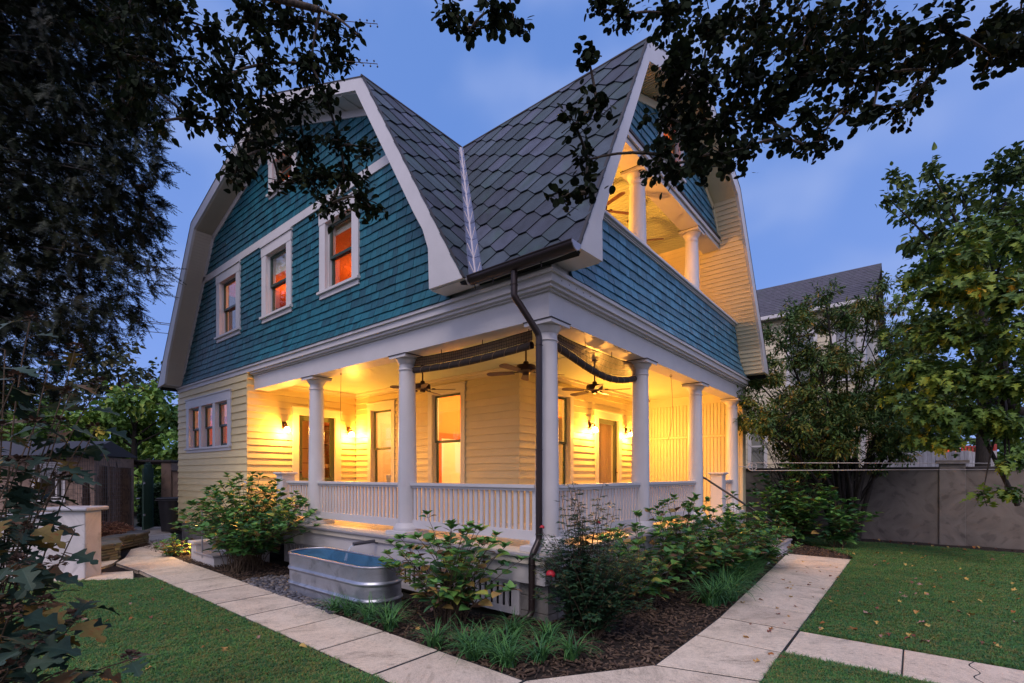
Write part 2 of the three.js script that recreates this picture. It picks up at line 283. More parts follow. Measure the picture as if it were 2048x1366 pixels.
function door(map, u0, u1, v0, v1, kind) {
  const c = 0.16, g = [slab(map, u0, u0 + c, v0, v1 - c, -0.02, 0.045), slab(map, u1 - c, u1, v0, v1 - c, -0.02, 0.045), slab(map, u0 - 0.012, u1 + 0.012, v1 - c, v1, -0.02, 0.052), slab(map, u0 - 0.03, u1 + 0.03, v1, v1 + 0.03, -0.02, 0.075),
    slab(map, u0 + c, u1 - c, v0, v0 + 0.03, -0.16, 0.02)];
  const d = mesh('door', g, M.cream, house), a = u0 + c, b = u1 - c, y0 = v0 + 0.03, y1 = v1 - c, f = 0.12;
  const m = kind === 'screen' ? M.sashOlive : M.sashOlive;
  mesh('door_frame', [slab(map, a, a + f, y0, y1, -0.07, -0.03), slab(map, b - f, b, y0, y1, -0.07, -0.03), slab(map, a + f, b - f, y1 - f, y1, -0.07, -0.03), slab(map, a + f, b - f, y0, y0 + 0.22, -0.07, -0.03), ...(kind === 'screen' ? [slab(map, a + f, b - f, y0 + 0.78, y0 + 0.86, -0.07, -0.03)] : [])], m, d);
  if (kind === 'screen') {
    mesh('pane', slab(map, a + f, b - f, y0 + 0.86, y1 - f, -0.052, -0.05), M.glass, d);
    mesh('screen_panel', slab(map, a + f, b - f, y0 + 0.22, y0 + 0.78, -0.055, -0.048), mat(0.06, 0.05, 0.03, { roughness: 0.8 }), d);
    const gr = []; for (let i = 1; i < 3; i++) gr.push(slab(map, a + f, b - f, y0 + 0.86 + i * 0.36, y0 + 0.875 + i * 0.36, -0.11, -0.09)); gr.push(slab(map, (a + b) / 2 - 0.008, (a + b) / 2 + 0.008, y0 + 0.86, y1 - f, -0.088, -0.075)); mesh('glazing_bar', gr, M.fanBlade, d);
    mesh('handle', [rod(map(b - 0.05, y0 + 1.0, -0.03), map(b - 0.05, y0 + 1.0, 0.02), 0.014), new THREE.SphereGeometry(0.03, 10, 8).translate(...map(b - 0.05, y0 + 1.0, 0.035))], M.bronze, d);
  } else {
    mesh('pane', slab(map, a + f, b - f, y0 + 0.22, y1 - f, -0.052, -0.05), M.glass, d);
    const cur = new THREE.PlaneGeometry(1, 1, 60, 6); // curtain in folds behind the glass
    mesh('curtain', remap(cur, (x, y, z) => { const t = y + 0.5, k = 0.03 * Math.sin(x * 40) * (1.1 - t * 0.6) + 0.012 * Math.sin(x * 95 + t * 2); return map(lerp(a + 0.06, b - 0.06, x + 0.5), lerp(y0 + 0.12, y1 - 0.06, t), -0.16 + k); }), mat(0.34, 0.17, 0.075, { roughness: 0.75, ...two }), d);
    mesh('handle', [rod(map(a + 0.06, y0 + 0.9, -0.03), map(a + 0.06, y0 + 1.1, -0.02), 0.012), rod(map(a + 0.06, y0 + 1.0, -0.03), map(a + 0.06, y0 + 1.0, 0.03), 0.012)], M.bronze, d);
  }
  return d;
}
door(mapR(SX), ...doorA, 'screen');
door(mapR(RX), ...doorB, 'curtain');

// beadboard wall that closes the far end of the porch: one board beside another
{
  const w = mesh('end_wall', [bx(RX, 0.0, 0.5, 4.1, -9.0, -8.76)], M.cream, house), z0 = -8.76;
  let k = 0;
  for (let x = RX + 0.03; x < -0.02; x += 0.092) { mesh('beadboard', [rbx(x, Math.min(0, x + 0.080), FL, 2.80, z0 - 0.02, z0 + 0.018, 0.006), rbx(x, Math.min(0, x + 0.080), 2.87, 3.72, z0 - 0.02, z0 + 0.018, 0.006)], M.cream, w); k++; }
  mesh('rail', [rbx(RX + 0.02, 0.0, 2.80, 2.87, z0, z0 + 0.04), bx(RX + 0.02, 0, 3.72, CEIL, z0 + 0.001, z0 + 0.026), bx(RX + 0.02, 0, FL, FL + 0.16, z0 + 0.015, z0 + 0.03)], M.cream, w);
}
// --- porch ceiling, crown, floor
{
  const c = mesh('porch_ceiling', [bx(SX - 0.1, -0.02, CEIL + 0.012, CEIL + 0.11, BZ - 0.1, -0.02), bx(RX - 0.1, -0.02, CEIL + 0.012, CEIL + 0.11, -8.9, BZ - 0.1)], M.ceil, house), b = [];
  for (let z = BZ; z < -0.3; z += 0.085) b.push(bx(SX + 0.01, -0.3, CEIL, CEIL + 0.014, z, z + 0.08));
  for (let z = -8.76; z < BZ - 0.085; z += 0.085) b.push(bx(RX + 0.01, -0.3, CEIL, CEIL + 0.014, z, z + 0.08));
  mesh('ceiling_board', b, M.ceil, c).userData.kind = 'stuff';
  const cr = []; const prof = (a, z0, z1) => [bx(a, a + 0.03, CEIL - 0.12, CEIL - 0.001, z0, z1), bx(a + 0.03, a + 0.075, CEIL - 0.05, CEIL - 0.001, z0, z1)];
  cr.push(...prof(SX, BZ + 0.03, -0.3), ...prof(RX, -8.74, BZ + 0.075), bx(SX + 0.03, RX + 0.03, CEIL - 0.12, CEIL - 0.002, BZ, BZ + 0.03), bx(SX + 0.075, RX, CEIL - 0.05, CEIL - 0.002, BZ + 0.03, BZ + 0.075));
  mesh('crown_moulding', cr, M.cream, house);
  const f = mesh('porch_floor', [bx(SX, 0.05, FL - 0.12, FL - 0.03, BZ, 0.17), bx(RX, 0.05, FL - 0.12, FL - 0.03, -8.9, BZ)], M.floor, house);
  const bo = [];
  for (let x = SX + 0.02; x < RX; x += 0.105) bo.push(rbx(x, x + 0.101, FL - 0.034, FL, BZ, 0.12, 0.003));
  for (let z = -8.85; z < 0.05; z += 0.105) bo.push(rbx(RX + 0.0, 0.02, FL - 0.034, FL, z, z + 0.101, 0.003));
  mesh('floor_board', bo, M.floor, f).userData.kind = 'stuff';
  mesh('nosing', [rbx(-7.1, 0.1, FL - 0.045, FL - 0.002, 0.12, 0.2, 0.012), rbx(0.022, 0.1, FL - 0.045, FL - 0.003, -8.9, 0.119, 0.012)], M.grey, f);
}
// --- beam, frieze and mouldings round the porch
{
  const g = [];
  g.push(bx(-8.12, 0, 3.72, 4.1, -0.32, 0), bx(-0.32, 0, 3.721, 4.1, -8.75, -0.321));
  mesh('porch_beam', g, M.white, house);
  const ring = (o, y0, y1) => [bx(-12.74, o, y0, y1, -0.02, o), bx(-0.02, o, y0, y1, -8.72, -0.021)];
  mesh('frieze', [...ring(0.13, 4.10, 4.195)], M.white, house);
  mesh('moulding', [...[[0.04, 4.035, 4.06], [0.09, 4.06, 4.1]].flatMap(([o, a, b]) => [bx(-8.12, o, a, b, -0.02, o), bx(-0.02, o, a, b, -8.72, -0.021)]), ...ring(0.165, 4.195, 4.24), bx(-1.6, 0.11, 4.241, 4.326, -0.02, 0.11), bx(-0.02, 0.11, 4.241, 4.326, -0.27, -0.021)], M.white, house);
  const nails = []; for (let i = 0; i < 5; i++) nails.push(new THREE.CylinderGeometry(0.006, 0.006, 0.006, 8).rotateZ(Math.PI / 2).translate(0.132, 4.15, -0.08 - i * 0.17)); mesh('screw', nails, M.dark, house);
}
// --- columns
function columnGeo(h, r = 0.155) {
  const p = [[0, 0], [r * 1.42, 0], [r * 1.42, 0.0], [r * 1.45, 0.025], [r * 1.42, 0.06], [r * 1.22, 0.085], [r * 1.2, 0.1], [r * 1.06, 0.115]];
  for (let i = 0; i <= 10; i++) { const t = i / 10; p.push([r * lerp(1, 0.83, Math.pow(t, 1.5)), lerp(0.12, h - 0.235, t)]); }
  const q = r * 0.83; p.push([q * 1.1, h - 0.23], [q * 1.13, h - 0.222], [q * 1.1, h - 0.213], [q, h - 0.205], [q, h - 0.13], [q * 1.12, h - 0.125], [q * 1.16, h - 0.1], [q * 1.42, h - 0.055], [q * 1.45, h - 0.045], [0, h - 0.045]);
  return [new THREE.LatheGeometry(p.map(a => new THREE.Vector2(...a)), 40), bx(-q * 1.62, q * 1.62, h - 0.045, h, -q * 1.62, q * 1.62)];
}
function column(x, z, y0, h, r, ph = 0.07) {
  const c = mesh('column', columnGeo(h - ph, r).map(g => g.translate(x, y0 + ph, z)), M.white, house);
  mesh('plinth', rbx(x - r * 1.6, x + r * 1.6, y0, y0 + ph, z - r * 1.6, z + r * 1.6), M.white, c);
  mesh('cap_flashing', bx(x - r * 1.42, x + r * 1.42, y0 + h + 0.0, y0 + h + 0.012, z - r * 1.42, z + r * 1.42), M.dark, c);
}
const PC = [[-5.78, -0.2], [-2.95, -0.2], [-0.17, -0.2], [-0.17, -2.95], [-0.17, -5.66], [-0.17, -8.36]];
for (const [x, z] of PC) column(x, z, FL, 2.878, 0.155);
// --- railings: every baluster its own piece
function railing(a, b, along) {
  const pt = (u, v, w) => along === 'x' ? [u, v, -0.2 + w] : [-0.17 + w, v, u];
  const g = mesh('railing', [slab(pt, a, b, 1.585, 1.625, -0.035, 0.035), slab(pt, a, b, 1.625, 1.668, -0.07, 0.07), slab(pt, a, b, 0.94, 1.07, -0.022, 0.022)], M.white, house);
  const n = Math.round((b - a) / 0.104), geo = slab(pt, -0.026, 0.026, 1.07, 1.585, -0.014, 0.014);
  for (let i = 0; i < n; i++) { const u = a + (i + 0.5) * (b - a) / n, m = mesh('baluster', boxUV(geo.clone()), M.white, g, true); m.position.set(along === 'x' ? u : 0, 0, along === 'x' ? 0 : u); }
}
railing(-6.88, -5.93, 'x'); railing(-5.63, -3.1, 'x'); railing(-2.8, -0.32, 'x');
railing(-2.8, -0.35, 'z'); railing(-5.51, -3.1, 'z'); railing(-8.2, -7.42, 'z');
function newel(x, z) {
  mesh('newel_post', [rbx(x - 0.17, x + 0.17, FL, FL + 0.12, z - 0.17, z + 0.17), rbx(x - 0.155, x + 0.155, FL + 0.12, FL + 0.15, z - 0.155, z + 0.155, 0.012), rbx(x - 0.135, x + 0.135, FL + 0.15, 1.79, z - 0.135, z + 0.135), rbx(x - 0.155, x + 0.155, 1.785, 1.81, z - 0.155, z + 0.155), rbx(x - 0.185, x + 0.185, 1.81, 1.85, z - 0.185, z + 0.185, 0.012)], M.white, house);
}
newel(-7.06, -0.2); newel(-0.17, -7.22);
// --- skirt boards, slatted vents and concrete block piers under the porch
{
  mesh('skirt_board', [bx(-7.1, 0.03, 0.46, FL - 0.046, 0.06, 0.12), bx(-0.03, 0.03, 0.46, FL - 0.046, -8.8, 0.059)], M.white, house);
  mesh('crawl_space', [bx(-7.1, -0.4, -0.1, 0.7, -0.5, -0.4), bx(-0.5, -0.4, -0.1, 0.7, -8.8, -0.5)], M.under, house);
  const vent = (a, b, along) => {
    const pt = (u, v, w) => along === 'x' ? [u, v, 0.055 + w] : [-0.035 + w, v, u];
    const p = mesh('slatted_vent', [slab(pt, a, b, 0.40, 0.458, -0.03, 0), slab(pt, a, b, 0.02, 0.1, -0.03, 0), slab(pt, a, a + 0.08, 0.1, 0.40, -0.03, 0), slab(pt, b - 0.08, b, 0.1, 0.40, -0.03, 0)], M.white, house);
    const n = Math.floor((b - a - 0.16) / 0.105);
    for (let i = 0; i < n; i++) { const u = a + 0.08 + 0.052 + i * (b - a - 0.16) / n; mesh('slat', slab(pt, u, u + 0.055, 0.1, 0.40, -0.025, -0.004), M.white, p); }
  };
  vent(-6.6, -4.2, 'x'); vent(-3.9, -2.2, 'x'); vent(-1.95, -0.42, 'x'); vent(-2.7, -0.7, 'z'); vent(-5.4, -3.0, 'z');
  const pier = mesh('pier', [bx(-0.38, 0.0, -0.25, 0.45, -0.36, 0.02)], M.under, house);
  for (let k = 0; k < 4; k++) { const y = -0.28 + k * 0.195 - 0.01, o = k % 2 ? 0.2 : 0.0; const B = (x0, x1, z0, z1) => mesh('block', boxUV(rbx(x0, x1, y, Math.min(0.457, y + 0.187), z0, z1, 0.006), k * 1.7, k), M.block, pier); if (o) { B(-0.41, 0.02, -0.16, 0.05); B(-0.41, 0.02, -0.38, -0.168); } else { B(-0.19, 0.02, -0.38, 0.05); B(-0.41, -0.198, -0.38, 0.05); } }
  for (const [x, z] of [[-2.08, 0], [-4.05, 0], [0, -2.85]]) mesh('block_pier', rbx(x - 0.1, x + (z ? 0.0 : 0.1), -0.1, 0.457, z - 0.1, z + 0.04), M.block, house);
}
// --- steps at the right and at the left end
{
  const s = (name, x0, x1, y, z0, z1) => { const t = mesh(name, [bx(x0, x1 - 0.03, -0.1, y - 0.045, z0, z1 - 0.0)], M.white, house); mesh('tread', rbx(x0 - 0.0, x1, y - 0.045, y, z0 - 0.03, z1 + 0.03, 0.012), M.grey, t); };
  s('step', 0.05, 0.42, 0.56, -8.3, -6.05); s('step', 0.39, 1.2, 0.28, -8.3, -5.45);
  const t = (x0, x1, y, z0, z1) => { const q = mesh('step', [bx(x0, x1, -0.1, y - 0.045, z0, z1 - 0.03)], M.white, house); mesh('tread', rbx(x0 - 0.02, x1 + 0.02, y - 0.045, y, z0, z1, 0.012), M.grey, q); };
  t(-8.15, -7.15, 0.62, 0.1, 0.5); t(-8.15, -7.15, 0.42, 0.47, 0.85); t(-8.15, -7.15, 0.21, 0.82, 1.2);
  mesh('stair_cheek', [rbx(-8.45, -8.18, -0.1, 0.34, 0.12, 1.15), rbx(-8.5, -8.15, 0.34, 0.40, 0.1, 1.2, 0.012)], M.white, house);
  const hr = mesh('handrail', [tube([[-0.17, 1.75, -5.82], [-0.09, 1.73, -5.97], [1.2, 0.88, -5.97], [1.26, 0.82, -5.97]], 0.022, 24, 10, false, false), rod([1.15, 0.0, -5.97], [1.15, 0.9, -5.97], 0.02)], M.metalBrown, house);
  mesh('stair_rail', [rod([-8.16, 1.62, 0.16], [-7.75, 1.1, 1.2], 0.018), rod([-8.2, 1.62, 0.12], [-8.14, 1.63, 0.18], 0.035), rod([-7.76, 1.12, 1.17], [-7.76, 0.1, 1.17], 0.016)], M.steel, house);
}
// ---------------------------------------------------------------- upper storeys: shingled gables and the gambrel roof
const shinglesL = [], shinglesR = [];
const shMat = [], shMatR = [];
{
  const r = rng(21);
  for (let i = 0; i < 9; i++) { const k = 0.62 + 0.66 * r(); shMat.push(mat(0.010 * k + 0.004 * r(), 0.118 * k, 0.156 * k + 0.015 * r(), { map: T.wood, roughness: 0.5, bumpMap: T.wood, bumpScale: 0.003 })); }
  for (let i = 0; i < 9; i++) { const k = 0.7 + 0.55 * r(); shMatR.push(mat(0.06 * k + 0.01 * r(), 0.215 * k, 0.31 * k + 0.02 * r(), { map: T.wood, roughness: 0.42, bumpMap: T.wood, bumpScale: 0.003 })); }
}
// courses of wood shingles laid over a convex region, wall boards and windows cut out; flare(v) kicks the lowest courses out
function shingleCourses(map, region, holes, v0, v1, expo, flare, seed, mats, near, singles, parent) {
  const r = rng(seed), all = [];
  const u0 = Math.min(...region.map(p => p[0])), u1 = Math.max(...region.map(p => p[0]));
  for (let v = v0, k = 0; v < v1; v += expo, k++) {
    let u = u0 - r() * 0.2;
    while (u < u1) {
      const w = 0.11 + 0.13 * r(), drop = (r() - 0.5) * 0.012, a = u, b = u + w - 0.007; u += w;
      const foot = 0.022 + 0.008 * r(), mi = Math.floor(r() * mats.length), ou = r() * 5, ov = r() * 5;
      let rs = [[a, b, v + drop, v + expo + 0.004]];
      for (const h of holes) rs = minus(rs, h);
      for (const q of rs) {
        const poly = clip([[q[0], q[2]], [q[1], q[2]], [q[1], q[3]], [q[0], q[3]]], region);
        if (poly.length < 3 || Math.abs(area(poly)) < 0.0006) continue;
        const g = plate(poly, 0, 1, (x, y, t) => map(x, y, flare(y) + t * lerp(foot, 0.005, Math.min(1, Math.max(0, (y - v) / expo))) - 0.006 * (1 - t)));
        all.push({ g: boxUV(g, ou, ov), m: mi, d: near((q[0] + q[1]) / 2, v) });
      }
    }
  }
  all.sort((p, q) => p.d - q.d);
  all.slice(0, singles).forEach(s => mesh('shingle', s.g, mats[s.m], parent, true));
  const rest = all.slice(singles).map(s => { const n = s.g.attributes.position.count, c = new Float32Array(n * 3), k = mats[s.m].color; for (let i = 0; i < n; i++) c.set([k.r, k.g, k.b], i * 3); s.g.setAttribute('color', new THREE.BufferAttribute(c, 3)); return s.g; });
  if (rest.length) { const m = mats[0].clone(); m.color.setRGB(1, 1, 1); m.vertexColors = true; mesh('shingles', merge(rest), m, parent, true).userData.kind = 'stuff'; }
}
const flareL = y => y < 4.85 ? 0.10 * Math.pow((4.85 - y) / 0.6, 2) : 0;
// left gable, facing the lawn
const GW = 0.06;
const gL = [[-12.28, 4.245], [-1.56, 4.245], [-1.6, 4.9], [-2.0, 5.5], [-3.4, 7.82], [-6.6, 9.03], [-10.3, 7.83], [-10.8, 7.1], [-12.28, 4.9]];
const w1 = [-10.02, -8.66, 5.07, 6.72], w2 = [-7.52, -6.22, 5.07, 6.70], w3 = [-5.14, -3.88, 5.05, 6.62], wA = [-7.2, -6.02, 7.64, 8.55];
{
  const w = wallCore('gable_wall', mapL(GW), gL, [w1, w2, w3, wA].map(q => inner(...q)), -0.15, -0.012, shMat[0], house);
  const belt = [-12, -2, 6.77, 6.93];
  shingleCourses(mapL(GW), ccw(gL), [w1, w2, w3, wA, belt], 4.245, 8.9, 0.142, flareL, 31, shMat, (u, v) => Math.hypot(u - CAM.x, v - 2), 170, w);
  const b = clip([[-12, 6.77], [-2, 6.77], [-2, 6.93], [-12, 6.93]], ccw(gL));
  mesh('belt_board', [plate(b, -0.01, 0.035, mapL(GW))], M.white, house);
}
sashWindow(mapL(GW), ...w1, { casing: 0.2, head: 0.2, sill: 0.13, mid: 0.5 });
sashWindow(mapL(GW), ...w2, { casing: 0.2, head: 0.2, sill: 0.13, mid: 0.5, blind: 0.28 });
sashWindow(mapL(GW), ...w3, { casing: 0.2, head: 0.2, sill: 0.13, mid: 0.5, blind: 0.13 });
sashWindow(mapL(GW), ...wA, { casing: 0.17, head: 0.17, sill: 0.1, mid: 0.5 });

// right side: parapet of the balcony, beam and upper gable
const GX = 0.05;
const gP = [[-8.4, 4.245], [-0.27, 4.245], [-0.27, 4.85], [-0.5, 5.38], [-7.78, 5.38]];
const gU = [[-6.5, 7.06], [-1.36, 7.06], [-1.64, 7.58], [-4.0, 8.46], [-6.03, 7.66]];
const wR = [-4.25, -3.15, 7.2, 8.22];
{
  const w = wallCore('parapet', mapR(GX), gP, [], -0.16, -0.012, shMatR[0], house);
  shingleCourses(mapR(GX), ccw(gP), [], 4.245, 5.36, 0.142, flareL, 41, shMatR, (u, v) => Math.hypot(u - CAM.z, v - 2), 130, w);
  mesh('parapet_cap', [bx(GX - 0.19, GX + 0.03, 5.38, 5.40, -7.8, -0.5), bx(GX - 0.2, GX + 0.045, 5.40, 5.425, -7.8, -0.48), rbx(GX - 0.22, GX + 0.085, 5.425, 5.47, -7.76, -0.48)], M.white, house);
  mesh('parapet_lining', bx(GX - 0.2, GX - 0.161, 4.5, 5.38, -7.76, -0.5), M.cream, house);
  const u = wallCore('gable_wall', mapR(GX), gU, [inner(...wR)], -0.15, -0.012, shMatR[0], house);
  shingleCourses(mapR(GX), ccw(gU), [wR], 7.08, 8.6, 0.142, () => 0, 43, shMatR, () => 0, 0, u);
  mesh('balcony_beam', [plate(ccw([[-6.62, 6.87], [-1.3, 6.87], [-1.38, 7.06], [-6.5, 7.06]]), -0.36, 0.0, mapR(GX - 0.012)), plate(ccw([[-6.6, 6.96], [-1.34, 6.96], [-1.38, 7.03], [-6.53, 7.03]]), 0.0, 0.03, mapR(GX))], M.white, house);
  mesh('drip_edge', plate(ccw([[-6.53, 7.031], [-1.42, 7.031], [-1.44, 7.075], [-6.5, 7.075]]), 0.0, 0.05, mapR(GX)), M.dark, house);
}
sashWindow(mapR(GX), ...wR, { casing: 0.15, head: 0.16, sill: 0.1 });
for (const z of [-2.83, -5.44]) column(-0.17, z, 5.47, 1.395, 0.15, 0.05);

// --- roof: profiles of the two gambrels (across, height) of the outer face and of the soffit
const OL = [[-13.14, 4.25], [-10.5, 8.06], [-6.6, 9.32], [-3.17, 7.95], [-0.98, 4.29]];
const SLr = [[-1.62, 4.3], [-1.64, 4.85], [-1.75, 5.14], [-1.95, 5.45], [-3.36, 7.84], [-6.6, 9.06]], SLl = [[-12.54, 4.3], [-12.3, 4.9], [-10.32, 7.86], [-6.6, 9.06]];
const OR = [[-8.88, 4.31], [-6.22, 7.86], [-4.0, 8.78], [-1.58, 7.85], [0.24, 4.31]];
const SRr = [[-8.42, 4.33], [-8.15, 4.9], [-6.05, 7.66], [-4.0, 8.5]], SRl = [[-0.28, 4.33], [-0.27, 4.8], [-0.4, 5.1], [-1.62, 7.58], [-4.0, 8.5]];
const mL = (u, v, w) => [u, v, w], mR = (u, v, w) => [w, v, u];
const FZ = 0.5, FX = 0.58;
function rake(map, outer, innerPts, d0, d1) {                    // the fascia between roof edge and soffit
  const n = Math.max(outer.length, innerPts.length), res = (p, k) => { // resample by length
    const L = [0]; for (let i = 1; i < p.length; i++) L.push(L[i - 1] + Math.hypot(p[i][0] - p[i - 1][0], p[i][1] - p[i - 1][1]));
    const s = k * L[L.length - 1]; let i = 1; while (i < p.length - 1 && L[i] < s) i++; const t = (s - L[i - 1]) / (L[i] - L[i - 1]); return [lerp(p[i - 1][0], p[i][0], t), lerp(p[i - 1][1], p[i][1], t)];
  };
  const poly = [...outer, ...innerPts.slice().reverse()];
  return plate(ccw(poly), d0, d1, map);
}
mesh('rake_fascia', [rake(mL, [OL[4], OL[3], OL[2]], SLr, FZ - 0.05, FZ), rake(mL, [OL[0], OL[1], OL[2]], SLl, FZ - 0.05, FZ)], M.white, house);
mesh('rake_fascia', [rake(mR, [OR[4], OR[3], OR[2]], SRl, FX - 0.05, FX), rake(mR, [OR[0], OR[1], OR[2]], SRr, FX - 0.05, FX)], M.white, house);
// drip strip along the roof edges
const strip = (map, P, d0, d1, o) => P.slice(1).map((p, i) => { const a = P[i], dx = p[0] - a[0], dy = p[1] - a[1], l = Math.hypot(dx, dy), nx = -dy / l * o, ny = dx / l * o; return plate(ccw([[a[0], a[1]], [p[0], p[1]], [p[0] + nx, p[1] + ny], [a[0] + nx, a[1] + ny]]), d0, d1, map); });
mesh('roof_edge', [...strip(mL, OL.slice(0, 3), FZ - 0.03, FZ + 0.006, 0.02), ...strip(mL, OL.slice(2), FZ - 0.03, FZ + 0.006, 0.02), ...strip(mR, OR.slice(0, 3), FX - 0.03, FX + 0.006, 0.02), ...strip(mR, OR.slice(2), FX - 0.03, FX + 0.006, 0.02)], M.dark, house);
// soffits of lapped boards, running from the fascia back to the wall; the right-hand one goes on into the balcony as its sloping wall
function soffit(map, P, w0, w1, pitch, m, out, name, flip) {
  const g = [], back = [];
  for (let i = 0; i + 1 < P.length; i++) {
    const a = P[i], b = P[i + 1], dx = b[0] - a[0], dy = b[1] - a[1], l = Math.hypot(dx, dy), nx = -dy / l * out, ny = dx / l * out, n = Math.max(1, Math.round(l / pitch)), gp = pitch > 0.3 ? 0 : 0.09;
    for (let k = 0; k < n; k++) {
      const q = (t, w) => [a[0] + dx * t + nx * w, a[1] + dy * t + ny * w], t0 = k / n, t1 = (k + 1 - gp) / n, th = 0.020;
      g.push(plate(ccw([q(t0, -0.012), q(t1, -0.012), q(t1, flip ? th : 0.002), q(t0, flip ? 0.002 : th)]), w0, w1, map));
    }
    back.push(plate(ccw([[a[0] - nx * 0.03, a[1] - ny * 0.03], [b[0] - nx * 0.03, b[1] - ny * 0.03], [b[0] - nx * 0.012, b[1] - ny * 0.012], [a[0] - nx * 0.012, a[1] - ny * 0.012]]), w0, w1, map));
  }
  const so = mesh(name, g, m, house); mesh('backing', back, M.barkDark, so); return so;
}
soffit(mL, SLl.slice(0, 3), -0.05, FZ - 0.05, 0.075, M.tan, -1, 'soffit');
soffit(mL, SLl.slice(2), -0.05, FZ - 0.05, 0.075, M.tan, -1, 'soffit');
soffit(mL, SLr, -0.05, FZ - 0.05, 0.5, M.white, 1, 'soffit');
soffit(mR, SRr, -2.6, FX - 0.05, 0.1, M.cream, -1, 'soffit');
soffit(mR, SRl, -2.6, FX - 0.05, 0.1, M.cream, 1, 'soffit');
mesh('soffit', [bx(-13.1, -12.54, 4.27, 4.295, -6, FZ - 0.05), bx(-1.62, -0.98, 4.285, 4.305, 0.19, FZ - 0.05), bx(-0.99, FX - 0.05, 4.327, 4.345, -0.28, 0.2), bx(-0.05, FX - 0.05, 4.33, 4.352, -8.85, -8.42)], M.white, house);
mesh('eave_fascia', [bx(-0.97, FX - 0.05, 4.30, 4.40, 0.2, 0.232)], M.white, house);
// trim boards on the wall along the rake
const along = (map, P, o, d0, d1) => P.slice(1).map((p, i) => { const a = P[i], dx = p[0] - a[0], dy = p[1] - a[1], l = Math.hypot(dx, dy), nx = -dy / l * o, ny = dx / l * o; return plate(ccw([[a[0], a[1]], [p[0], p[1]], [p[0] + nx, p[1] + ny], [a[0] + nx, a[1] + ny]]), d0, d1, map); });
mesh('rake_trim', [...along(mL, SLl, -0.16, GW - 0.01, GW + 0.035), ...along(mL, SLr.slice(3), 0.13, GW - 0.01, GW + 0.033)], M.white, house);
mesh('rake_trim', [...along(mR, [[-6.6, 7.06], [-6.1, 7.62], [-4.0, 8.44]], -0.13, GX - 0.01, GX + 0.035), ...along(mR, [[-1.36, 7.06], [-1.64, 7.56], [-4.0, 8.44]], 0.12, GX - 0.01, GX + 0.033)], M.cream, house);
// roof boards, thick enough to keep the sky out
const deck = (map, P, d0, d1) => P.slice(1).map((p, i) => { const a = P[i], dx = p[0] - a[0], dy = p[1] - a[1], l = Math.hypot(dx, dy), nx = dy / l * 0.12, ny = -dx / l * 0.12; return plate(ccw([[a[0] + nx * 0.05, a[1] + ny * 0.05], [p[0] + nx * 0.05, p[1] + ny * 0.05], [p[0] + nx, p[1] + ny], [a[0] + nx, a[1] + ny]]), d0, d1, map); });
const roof = mesh('roof', [
  ...deck(mL, [OL[0], OL[1]], -9.1, FZ - 0.051), ...deck(mL, [OL[1], OL[2], OL[3]], -9.1, FZ - 0.051),
  ...deck(mR, [OR[1], OR[2], OR[3]], -6, FX - 0.051), ...deck(mR, [OR[0], OR[1]], -4, FX - 0.051)], M.under, house);
// planes of the two steep slopes that meet in the valley: (s across, t up the slope)
function slope(origin, sDir, tDir) { const o = V(...origin), s = V(...sDir).normalize(), t = V(...tDir).normalize(), n = s.clone().cross(t).normalize(); return { map: (a, b, c) => o.clone().addScaledVector(s, a).addScaledVector(t, b).addScaledVector(n, c).toArray(), inv: p => { const q = V(...p).sub(o); return [q.dot(s), q.dot(t)]; } }; }
const vb = [-1.022, 4.36, 0.214], vt = [-3.11, 7.85, -1.58];
const pL = slope([-0.98, 4.29, 0.5], [0, 0, -1], [-2.19, 3.66, 0]);      // faces +x
const pR = slope([0.58, 4.31, 0.24], [1, 0, 0], [0, 3.54, -1.82]);        // faces +z
const regL = ccw([pL.inv([-0.98, 4.29, 0.508]), pL.inv(vb), pL.inv(vt), pL.inv([-3.17, 7.95, -1.62]), pL.inv([-3.17, 7.95, 0.508])]);
const regR = ccw([pR.inv([0.588, 4.31, 0.24]), pR.inv([0.588, 7.85, -1.58]), pR.inv(vt), pR.inv(vb)]);
const slMat = [];
{ const r = rng(51); for (let i = 0; i < 10; i++) { const k = 0.6 + 0.75 * r(), g = r(); slMat.push(mat((0.050 + 0.012 * g) * k, (0.080 - 0.008 * g) * k, (0.094 + 0.012 * g) * k, { map: T.slate, roughness: 0.62, bumpMap: T.slate, bumpScale: 0.006 })); } }
const cutL = ccw([pL.inv([-0.98, 4.29, 0.44]), pL.inv(vb), pL.inv(vt), pL.inv([-3.17, 7.95, -1.62]), pL.inv([-3.17, 7.95, 0.44])]), cutR = ccw([pR.inv([0.52, 4.31, 0.24]), pR.inv([0.52, 7.85, -1.58]), pR.inv(vt), pR.inv(vb)]);
mesh('roof_underlay', [plate(cutL, -0.1, -0.012, pL.map), plate(cutR, -0.1, -0.012, pR.map)], M.under, roof);
